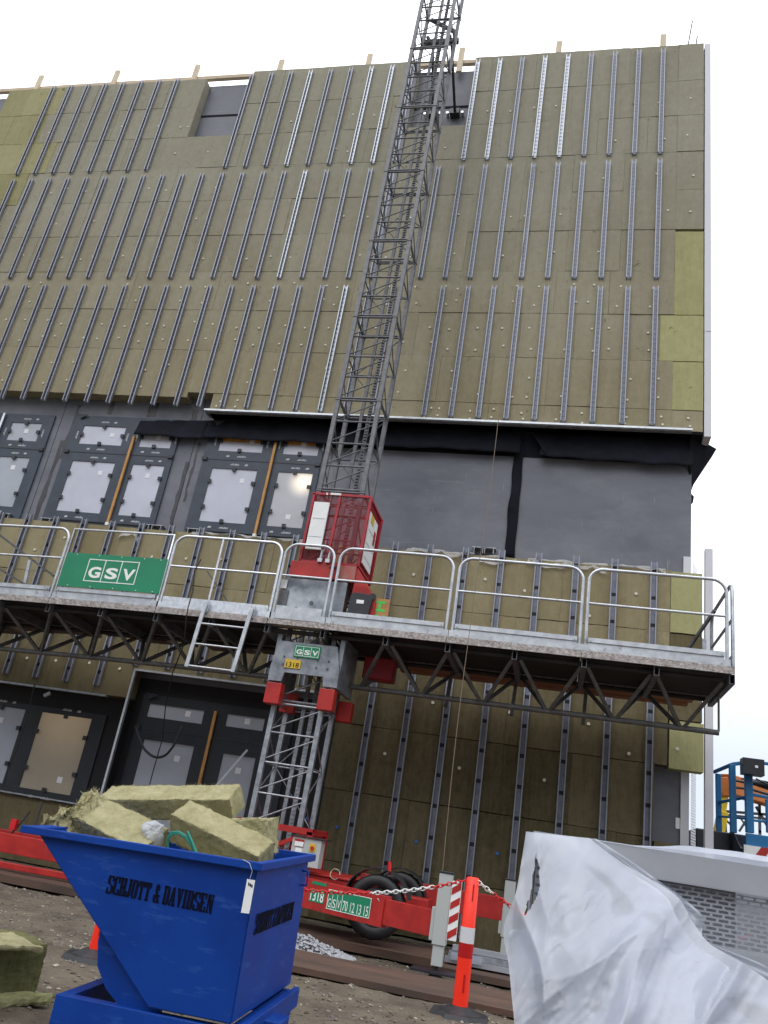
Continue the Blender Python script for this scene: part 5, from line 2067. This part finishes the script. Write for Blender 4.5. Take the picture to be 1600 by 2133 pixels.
# ------------------------------------------------------------------ insulation offcuts
def wool_slab(a, b, w_, h_, lab, roll=0.0, up=(0, 0, 1), seed=0, matn='wool_pale', rag=0.010, torn=0.0, group='insulation offcuts in the skip', res=0.011):
    """a sawn piece of stone wool from a to b with frayed edges; w_ across, h_ thick"""
    a = Vector(a); b = Vector(b)
    L = (b - a).length
    d = (b - a).normalized()
    up = Vector(up)
    s1 = d.cross(up).normalized()
    u1 = s1.cross(d)
    if roll:
        q_ = Matrix.Rotation(roll, 3, d)
        s1 = q_ @ s1
        u1 = q_ @ u1
    bm = bmesh.new()
    nl, nw, nh = max(4, int(L / res)), max(3, int(w_ / res)), max(3, int(h_ / res))
    grid = {}

    def vert(i, j, k):
        key = (i, j, k)
        if key in grid:
            return grid[key]
        x, y, z = i / nl, j / nw - 0.5, k / nh - 0.5
        p_ = a + d * (L * x) + s1 * (w_ * y) + u1 * (h_ * z)
        q = p_ * 9 + Vector((seed, seed, seed))
        edge = (i in (0, nl)) + (j in (0, nw)) + (k in (0, nh))
        nv_ = Vector((noise.noise(q), noise.noise(q + Vector((7, 3, 1))), noise.noise(q + Vector((1, 9, 5)))))
        nv2 = Vector((noise.noise(q * 4), noise.noise(q * 4 + Vector((7, 3, 1))), noise.noise(q * 4 + Vector((1, 9, 5)))))
        am = rag * (0.55 + 0.45 * edge)
        ctr = a.lerp(b, x)
        if torn and x < 0.28:
            am += torn * (1 - x / 0.28)
        p_ = p_ + nv_ * am + nv2 * am * 0.8
        if edge >= 2:
            p_ = p_ + (ctr - p_).normalized() * rag * (0.7 + noise.noise(q * 2.3))
        grid[key] = bm.verts.new(p_)
        return grid[key]
    for i in range(nl):
        for j in range(nw):
            bm.faces.new((vert(i, j, 0), vert(i, j + 1, 0), vert(i + 1, j + 1, 0), vert(i + 1, j, 0)))
            bm.faces.new((vert(i, j, nh), vert(i + 1, j, nh), vert(i + 1, j + 1, nh), vert(i, j + 1, nh)))
    for i in range(nl):
        for k in range(nh):
            bm.faces.new((vert(i, 0, k), vert(i + 1, 0, k), vert(i + 1, 0, k + 1), vert(i, 0, k + 1)))
            bm.faces.new((vert(i, nw, k), vert(i, nw, k + 1), vert(i + 1, nw, k + 1), vert(i + 1, nw, k)))
    for j in range(nw):
        for k in range(nh):
            bm.faces.new((vert(0, j, k), vert(0, j, k + 1), vert(0, j + 1, k + 1), vert(0, j + 1, k)))
            bm.faces.new((vert(nl, j, k), vert(nl, j + 1, k), vert(nl, j + 1, k + 1), vert(nl, j, k + 1)))
    bmesh.ops.recalc_face_normals(bm, faces=bm.faces)
    rf_ = random.Random(seed + 90)
    edge_keys = [k_ for k_ in grid if (k_[0] in (0, nl)) + (k_[1] in (0, nw)) + (k_[2] in (0, nh)) >= 2 or (torn and k_[0] < nl * 0.25)]
    if res < 0.02:
        for k_ in edge_keys:
            for q_ in range(2):
                p0 = grid[k_].co + Vector((rf_.uniform(-.004, .004), rf_.uniform(-.004, .004), rf_.uniform(-.004, .004)))
                o_dir = (p0 - a.lerp(b, k_[0] / nl)).normalized() + Vector((rf_.uniform(-1, 1), rf_.uniform(-1, 1), rf_.uniform(-1, 1))) * 0.9
                ln = rf_.uniform(0.004, 0.016) * (1.6 if torn and k_[0] < nl * 0.25 else 1)
                sd2 = o_dir.cross(Vector((rf_.uniform(-1, 1), rf_.uniform(-1, 1), rf_.uniform(-1, 1)))).normalized() * rf_.uniform(0.0008, 0.0022)
                bm.faces.new((bm.verts.new(p0 - sd2), bm.verts.new(p0 + sd2), bm.verts.new(p0 + o_dir.normalized() * ln)))
    zs = [v_.co.z for v_ in bm.verts]
    base = Vector(((a.x + b.x) / 2, (a.y + b.y) / 2, min(zs)))
    for v_ in bm.verts:
        v_.co -= base
    me = bpy.data.meshes.new('insulation_offcut')
    bm.to_mesh(me)
    bm.free()
    me.materials.append(M[matn])
    for p_ in me.polygons:
        p_.use_smooth = False
    o_ = bpy.data.objects.new('insulation_offcut', me)
    COL.objects.link(o_)
    o_.location = base
    o_['label'] = lab
    o_['category'] = 'insulation'
    if group:
        o_['group'] = group
    return o_


# left slab leaning, torn at its upper end
wool_slab(P(160, 1690, 4.20), P(322, 1772, 4.12), 0.20, 0.14, 'thick insulation offcut with a frayed end at the left of the skip', roll=R(38), seed=1, torn=0.045, rag=0.004)
wool_slab(P(128, 1700, 4.10), P(134, 1758, 4.08), 0.14, 0.11, 'grey frayed tuft of insulation at the left rim of the skip', roll=R(10), seed=21, torn=0.05, rag=0.018)
wool_slab(P(222, 1672, 4.62), P(494, 1672, 4.55), 0.16, 0.13, 'long straight insulation offcut lying across the back of the skip', roll=R(35), seed=2, rag=0.0035)
wool_slab(P(374, 1708, 4.16), P(552, 1796, 4.12), 0.15, 0.16, 'pale insulation offcut sloping down to the near rim of the skip', roll=R(35), seed=3, rag=0.0035)
wool_slab(P(488, 1740, 4.5), P(566, 1740, 4.45), 0.14, 0.17, 'yellowish insulation offcut with a broken face at the right back of the skip', roll=R(5), seed=4, rag=0.008)
ld_ = K(0.85, 0.45, 0.45)
wool_slab(ld_, K(0.12, 0.45, 0.45), 0.72, 0.16, 'dull insulation piece filling the skip beneath the other offcuts', seed=5, res=0.03)

bagm = bpy.data.meshes.new('plastic_bag')
bm = bmesh.new()
bmesh.ops.create_icosphere(bm, subdivisions=4, radius=0.06)
for v_ in bm.verts:
    q = v_.co * 22
    v_.co *= 1 + 0.35 * noise.noise(q) + 0.15 * noise.noise(q * 2.7)
bm.to_mesh(bagm)
bm.free()
bagm.materials.append(M['film'])
bag = bpy.data.objects.new('plastic_bag', bagm)
COL.objects.link(bag)
bag.location = P(321, 1738, 4.12)
bag['label'] = 'crumpled white plastic bag between the insulation offcuts in the skip'
bag['category'] = 'bag'
ts = MB()
for k in range(3):
    pts = [P(350, 1775 - 3 * k, 3.99), P(349, 1750 - 2 * k, 3.985), P(356, 1740 - 3 * k, 3.98), P(370 + k, 1736 - 2 * k, 3.98), P(385 + 3 * k, 1744, 3.98), P(397 + 3 * k, 1759, 3.98), P(410 + 2 * k, 1785, 3.985)]
    ts.tube(pts, 0.005, 6)
ts.tube([P(390, 1732, 3.975), P(400, 1754, 3.975), P(411, 1785, 3.975)], 0.007, 6)
solo(ts, 'teal_strap', M['teal'], 'teal plastic strap curled over the insulation in the skip', 'strap')

# blocks on the ground at the left
wool_slab(PZ(-70, 2005, 0.15), PZ(58, 2010, 0.15), 0.42, 0.29, 'mossy green insulation block standing on the soil at the left edge', seed=6, matn='moss', group='insulation pieces on the ground', rag=0.007, res=0.016)
wool_slab(PZ(-70, 1958, 0.305), PZ(54, 1962, 0.305), 0.41, 0.025, 'pale insulation layer on top of the mossy block', seed=7, group='insulation pieces on the ground', rag=0.006, res=0.02)
wool_slab(PZ(-60, 2085, 0.03), PZ(84, 2072, 0.03), 0.22, 0.05, 'low yellow insulation scrap lying in front of the mossy block', seed=8, matn='wool_yellow', group='insulation pieces on the ground', rag=0.012, res=0.02)

# ------------------------------------------------------------------ wrapped perforated panels, right foreground
pal = thing('panel_stack', 'stack of silver grey perforated metal cassettes at the right, half wrapped in film', 'metal panels', (0.8, 4.3, 0))
PY = 4.0
rot0 = R(0)


def tilt(x):
    return 0.0


def cassette(z0, ztop, y0, lab=None, xa=-0.08, xb=2.3):
    c_ = MB()
    # fascia
    c_.box(xa, xb, y0, y0 + 0.01, ztop - 0.115, ztop)
    c_.box(xa, xb, y0 + 0.01, y0 + 0.35, ztop - 0.01, ztop - 0.001)
    c_.box(xa, xb, y0 + 0.0, y0 + 0.055, ztop - 0.119, ztop - 0.1155)
    c_.box(xa, xb, y0 - 0.006, y0 + 0.045, z0 - 0.012, z0 + 0.0)
    c_.box(xa, xa + 0.008, y0 + 0.011, y0 + 0.35, z0, ztop - 0.012)
    o_ = c_.build('cassette', M['panelgrey'], pal)
    p_ = MB()
    h_ = (ztop - 0.12) - z0
    rows = int(h_ / 0.017)
    perforated(p_, (xa + 0.02, y0 + 0.05, z0), (1, 0, 0), (0, 0, 1), int((xb - xa - 0.04) / 0.05), rows, 0.05, 0.0175, 0.039, 0.0105)
    p_.build('perforated_face', M['panelgrey'], o_, recalc=False)
    p_ = MB()
    p_.box(xa + 0.02, 0.80, y0 + 0.11, y0 + 0.12, z0, ztop - 0.012)
    p_.build('back_web', M['panelgrey'], o_)
    return o_


cassette(0.925, 1.262, PY)
cassette(0.45, 0.915, PY - 0.02)
cassette(0.08, 0.435, PY - 0.01)
ply = MB()
ply.box(-0.05, 2.3, 3.98, 4.4, 0.0, 0.07)
ply.build('pallet', M['timber_orange'], pal)

# film behind the top cassette and hump of film over the stack
fb = MB()
sheet(fb, lambda s_, t_: (0.84 + 1.5 * s_, 4.36 + 0.10 * t_ + 0.02 * noise.noise(Vector((s_ * 9, t_ * 4, 1))), 1.24 - 0.5 * t_), 30, 10)
sheet(fb, lambda s_, t_: (0.15 + 2.1 * s_, 3.992 + 0.42 * t_, 1.266 + (0.045 * math.sin(math.pi * min(1, max(0, (s_ * 2.1 - 0.2) / 1.0))) + 0.01 * noise.noise(Vector((s_ * 12, t_ * 4, 8)))) * math.sin(math.pi * min(1, t_ * 1.3 + 0.12))), 50, 10)
solo(fb, 'plastic_sheet', M['film'], 'white film lying over the top and back of the grey metal panels', 'plastic sheet', 'film wrapped round the metal panels')


LB = [(1096, 1732), (1087, 1790), (1074, 1862), (1049, 1935), (1059, 2005), (1066, 2075), (1072, 2140), (1078, 2260), (1080, 2400)]
RB = [(1228, 1746), (1300, 1800), (1405, 1862), (1440, 1915), (1478, 1965), (1545, 2005), (1625, 2062), (1720, 2150), (1790, 2400)]


def crease(x, w_=0.5):
    """sharp crest, wide smooth valleys"""
    a_ = abs(noise.noise(x))
    return max(0.0, 1 - a_ * 3.0) ** 1.6 - 0.35 * min(1, a_ * 2)


def drape(s_, t_, back=0.0, sd=0.0):
    l_ = interp(LB, t_)
    r_ = interp(RB, t_)
    u = l_[0] + (r_[0] - l_[0]) * s_
    vv = l_[1] + (r_[1] - l_[1]) * s_
    # world-like coordinates so that folds keep one size over the sheet
    a_ = (u - 1050) / 300.0
    b_ = (vv - 1730) / 300.0
    env = min(1, t_ * 4) * (0.35 + 0.65 * min(1, t_ * 1.5))
    wx = 0.25 * noise.noise(Vector((a_ * 1.3, b_ * 1.1, 3 + sd)))
    dg = (a_ * 0.80 + b_ * 0.60 + wx)          # across the long slanting folds
    al = (a_ * 0.60 - b_ * 0.80)
    f1 = crease(Vector((dg * 1.6, al * 0.32, 11 + sd)))
    f2 = crease(Vector(((a_ + wx * 0.6) * 3.4, b_ * 0.7, 4))) * max(0.0, 1 - a_ * 1.6)      # upright folds at the left
    f3 = crease(Vector((dg * 4.3, al * 0.7, 21 + sd)))
    soft = noise.noise(Vector((a_ * 1.6, b_ * 1.6, 7)))
    puff = noise.noise(Vector((a_ * 4.5, b_ * 3.5, 31)))
    fine = noise.noise(Vector((a_ * 22, b_ * 16, 5)))
    bulge = 0.10 * math.sin(math.pi * s_) * min(1, t_ * 2)
    y = 3.95 - 0.45 * t_ ** 1.3 - bulge - env * (0.075 * f1 + 0.045 * f2 + 0.012 * f3 + 0.05 * soft + 0.008 * puff + 0.006 * crease(Vector((dg * 9, al * 2.2, 51 + sd))) + 0.0012 * fine)
    return P(u, vv, y + back)


nu, nv = 150, 150
vs_ = [drape(i / nu, j / nv) for j in range(nv + 1) for i in range(nu + 1)]
fs_ = []
for j in range(nv):
    for i in range(nu):
        s_, t_ = (i + .5) / nu, (j + .5) / nv
        # the tear near the left edge
        lim = 0.085 + 0.02 * math.sin(t_ * 30)
        if 0.10 < t_ < 0.33 and abs(s_ - (0.15 - 0.22 * (t_ - 0.10)) + 0.02 * noise.noise(Vector((t_ * 30, 0, 0)))) < 0.026 * math.sin(math.pi * (t_ - 0.10) / 0.23) ** 0.7:
            continue
        fs_.append((j * (nu + 1) + i, j * (nu + 1) + i + 1, (j + 1) * (nu + 1) + i + 1, (j + 1) * (nu + 1) + i))
dm = MB()
dm.add(vs_, fs_, 0, True)
solo(dm, 'plastic_sheet', M['film'], 'large crumpled white film draped over the left end of the metal panels', 'plastic sheet', 'film wrapped round the metal panels')
# an inner layer of the same wrapping
im = MB()
sheet(im, lambda s_, t_: drape(0.03 + 0.9 * s_, 0.01 + 0.98 * t_, 0.035 + 0.02 * math.sin(9 * s_ + 5 * t_), 40.0), 90, 90)
im.f = [f_ for k, f_ in enumerate(im.f) if not (0.10 < (k // 90) / 90 < 0.37 and (k % 90) / 90 < 0.2) and noise.noise(Vector(((k % 90) / 17, (k // 90) / 17, 3))) > -0.28]
im.mi = im.mi[:len(im.f)]; im.sm = im.sm[:len(im.f)]; im.tint = im.tint[:len(im.f)]
solo(im, 'plastic_sheet', M['film'], 'inner torn layer of film behind the large crumpled sheet', 'plastic sheet', 'film wrapped round the metal panels')
# narrow rolled edge
d2 = MB()
sheet(d2, lambda s_, t_: P(*[a + (b - a) * s_ for a, b in zip(interp([(1230, 1746), (1345, 1830), (1430, 1900), (1450, 1950), (1560, 2020), (1640, 2080)], t_), interp([(1245, 1748), (1360, 1826), (1462, 1905), (1470, 1958), (1590, 2010), (1660, 2060)], t_))], 3.96 - 0.06 * t_ - 0.02 * noise.noise(Vector((s_ * 3, t_ * 9, 2)))), 6, 40)
solo(d2, 'plastic_sheet', M['film'], 'narrow curled film edge along the slanting side of the large film', 'plastic sheet', 'film wrapped round the metal panels')

# ------------------------------------------------------------------ boom lift behind the corner
lift = thing('boom_lift', 'blue lift basket with a black control box, standing beyond the right corner of the building', 'aerial lift', (3.2, 15.5, 0))
LY = 15.0
lb1 = MB()


def T(mb, u0, v0, u1, v1, w_, y0=LY, y1=None, mi=0):
    mb.beam(P(u0, v0, y0), P(u1, v1, y1 or y0), w_, w_, (0, 1, 0), mi=mi)


T(lb1, 1525, 1592, 1528, 1735, 0.10, 15.2)
T(lb1, 1558, 1588, 1562, 1735, 0.12)
T(lb1, 1496, 1612, 1498, 1735, 0.09, 15.8)
T(lb1, 1488, 1608, 1526, 1592, 0.06, 15.8, 15.2)
T(lb1, 1526, 1592, 1558, 1588, 0.06, 15.2)
T(lb1, 1558, 1586, 1640, 1596, 0.05)
T(lb1, 1495, 1672, 1558, 1660, 0.05, 15.8, 15)
T(lb1, 1560, 1654, 1640, 1668, 0.05)
T(lb1, 1495, 1700, 1560, 1706, 0.035, 15.8, 15)
T(lb1, 1560, 1708, 1640, 1716, 0.04)
T(lb1, 1600, 1665, 1602, 1735, 0.08)
a_ = P(1552, 1735, LY)
lb1.box(a_.x, a_.x + 1.6, LY - 0.06, LY - 0.02, a_.z - 0.27, a_.z)
lb1.box(a_.x, a_.x + 1.6, LY - 0.02, LY + 0.8, a_.z - 0.27, a_.z - 0.22)
lb1.build('basket', M['blue_lift'], lift, 0.01)
q = MB()
a_ = P(1571, 1602, 14.85)
q.box(a_.x - 0.20, a_.x + 0.13, 14.7, 14.95, a_.z - 0.11, a_.z + 0.15, 0)
q.box(a_.x - 0.02, a_.x + 0.03, 14.69, 14.699, a_.z + 0.0, a_.z + 0.04, 1)
q.build('control_box', [M['blackplastic'], M['white']], lift, 0.02)
q = MB()
a_ = P(1550, 1766, LY - 0.1)
z1_ = a_.z
q.box(a_.x, a_.x + 1.6, LY - 0.10, LY - 0.065, z1_ - 0.16, z1_ + 0.05, 0)
for k in range(5):
    x = a_.x + 0.12 + 0.34 * k
    q.prism([(x, LY - 0.105, z1_ - 0.16), (x + 0.15, LY - 0.105, z1_ - 0.16), (x + 0.29, LY - 0.105, z1_ + 0.05), (x + 0.14, LY - 0.105, z1_ + 0.05)], (0, 0.004, 0), 1)
q.build('warning_stripes', [M['white'], M['red']], lift)
q = MB()
a_ = P(1488, 1735, 16.2)
q.box(a_.x - 0.4, a_.x + 2.6, 15.6, 17.0, 0.5, a_.z, 0)
q.box(a_.x + 0.4, a_.x + 3.2, 15.0, 16.0, 0.3, a_.z - 0.5, 0)
q.prism([P(1528, 1730, 15.3), P(1545, 1765, 15.2), P(1610, 1790, 15.2), P(1610, 1830, 15.2), P(1528, 1830, 15.3)], (0, 0.4, 0), 1)
q.build('chassis', [M['blackplastic'], M['blackplastic']], lift, 0.02)
for (x, y) in ((2.9, 15.3), (4.6, 15.3)):
    q = MB()
    q.tube([(x, y - 0.15, 0.4), (x, y + 0.15, 0.4)], 0.4, 24)
    q.build('wheel', M['black'], lift)
cr = thing('telescopic_boom', 'orange and yellow hydraulic boom rising behind the blue lift basket', 'boom', (6, 19, 0))
q = MB()
q.beam(P(1505, 1620, 18), P(1512, 1660, 18), 0.18, 0.22)
q.beam(P(1510, 1632, 18), P(1700, 1690, 20), 0.30, 0.38)
q.build('boom_arm', M['boom_orange'], cr, 0.02)
q = MB()
q.beam(P(1512, 1650, 18), P(1497, 1738, 18), 0.12, 0.14)
q.beam(P(1506, 1690, 17.98), P(1497, 1738, 17.98), 0.20, 0.16)
q.build('boom_cylinder', M['boom_yellow'], cr, 0.02)
q = MB()
q.beam(P(1700, 1690, 20), Vector((P(1700, 1690, 20).x, 20, 0.2)), 0.6, 0.6)
q.build('boom_base', M['dark_steel'], cr, 0.02)
q = MB()
for (u0, v0, u1, v1, w_) in ((1528, 1625, 1620, 1650, 0.05), (1545, 1622, 1640, 1640, 0.04), (1530, 1640, 1600, 1655, 0.05), (1575, 1622, 1640, 1660, 0.03), (1562, 1628, 1620, 1645, 0.09)):
    q.tube([P(u0, v0, 17.5), P((u0 + u1) / 2, (v0 + v1) / 2 - 3, 17.6), P(u1, v1, 17.7)], w_ / 2, 6)
q.build('hose', M['blackplastic'], cr)
q = MB()
for (u0, v0, u1, v1, w_) in ((1510, 1690, 1640, 1700, 0.05), (1510, 1697, 1640, 1710, 0.04), (1575, 1680, 1610, 1740, 0.05), (1582, 1660, 1583, 1735, 0.05), (1540, 1732, 1560, 1700, 0.04), (1512, 1708, 1530, 1725, 0.04), (1512, 1700, 1512, 1735, 0.04), (1540, 1700, 1560, 1730, 0.03)):
    q.beam(P(u0, v0, 19), P(u1, v1, 19), w_, w_)
a_ = P(1510, 1735, 19)
for u in (1512, 1583, 1635):
    a_ = P(u, 1730, 19)
    q.beam(a_, (a_.x, 19, 0), 0.05, 0.05)
solo(q, 'steel_frame', M['galv_dull'], 'grey lattice steel frame seen through the blue basket', 'steel frame')

# helper marks are not part of the scene
for o in bpy.data.objects:
    if '_w' in o:
        del o['_w']
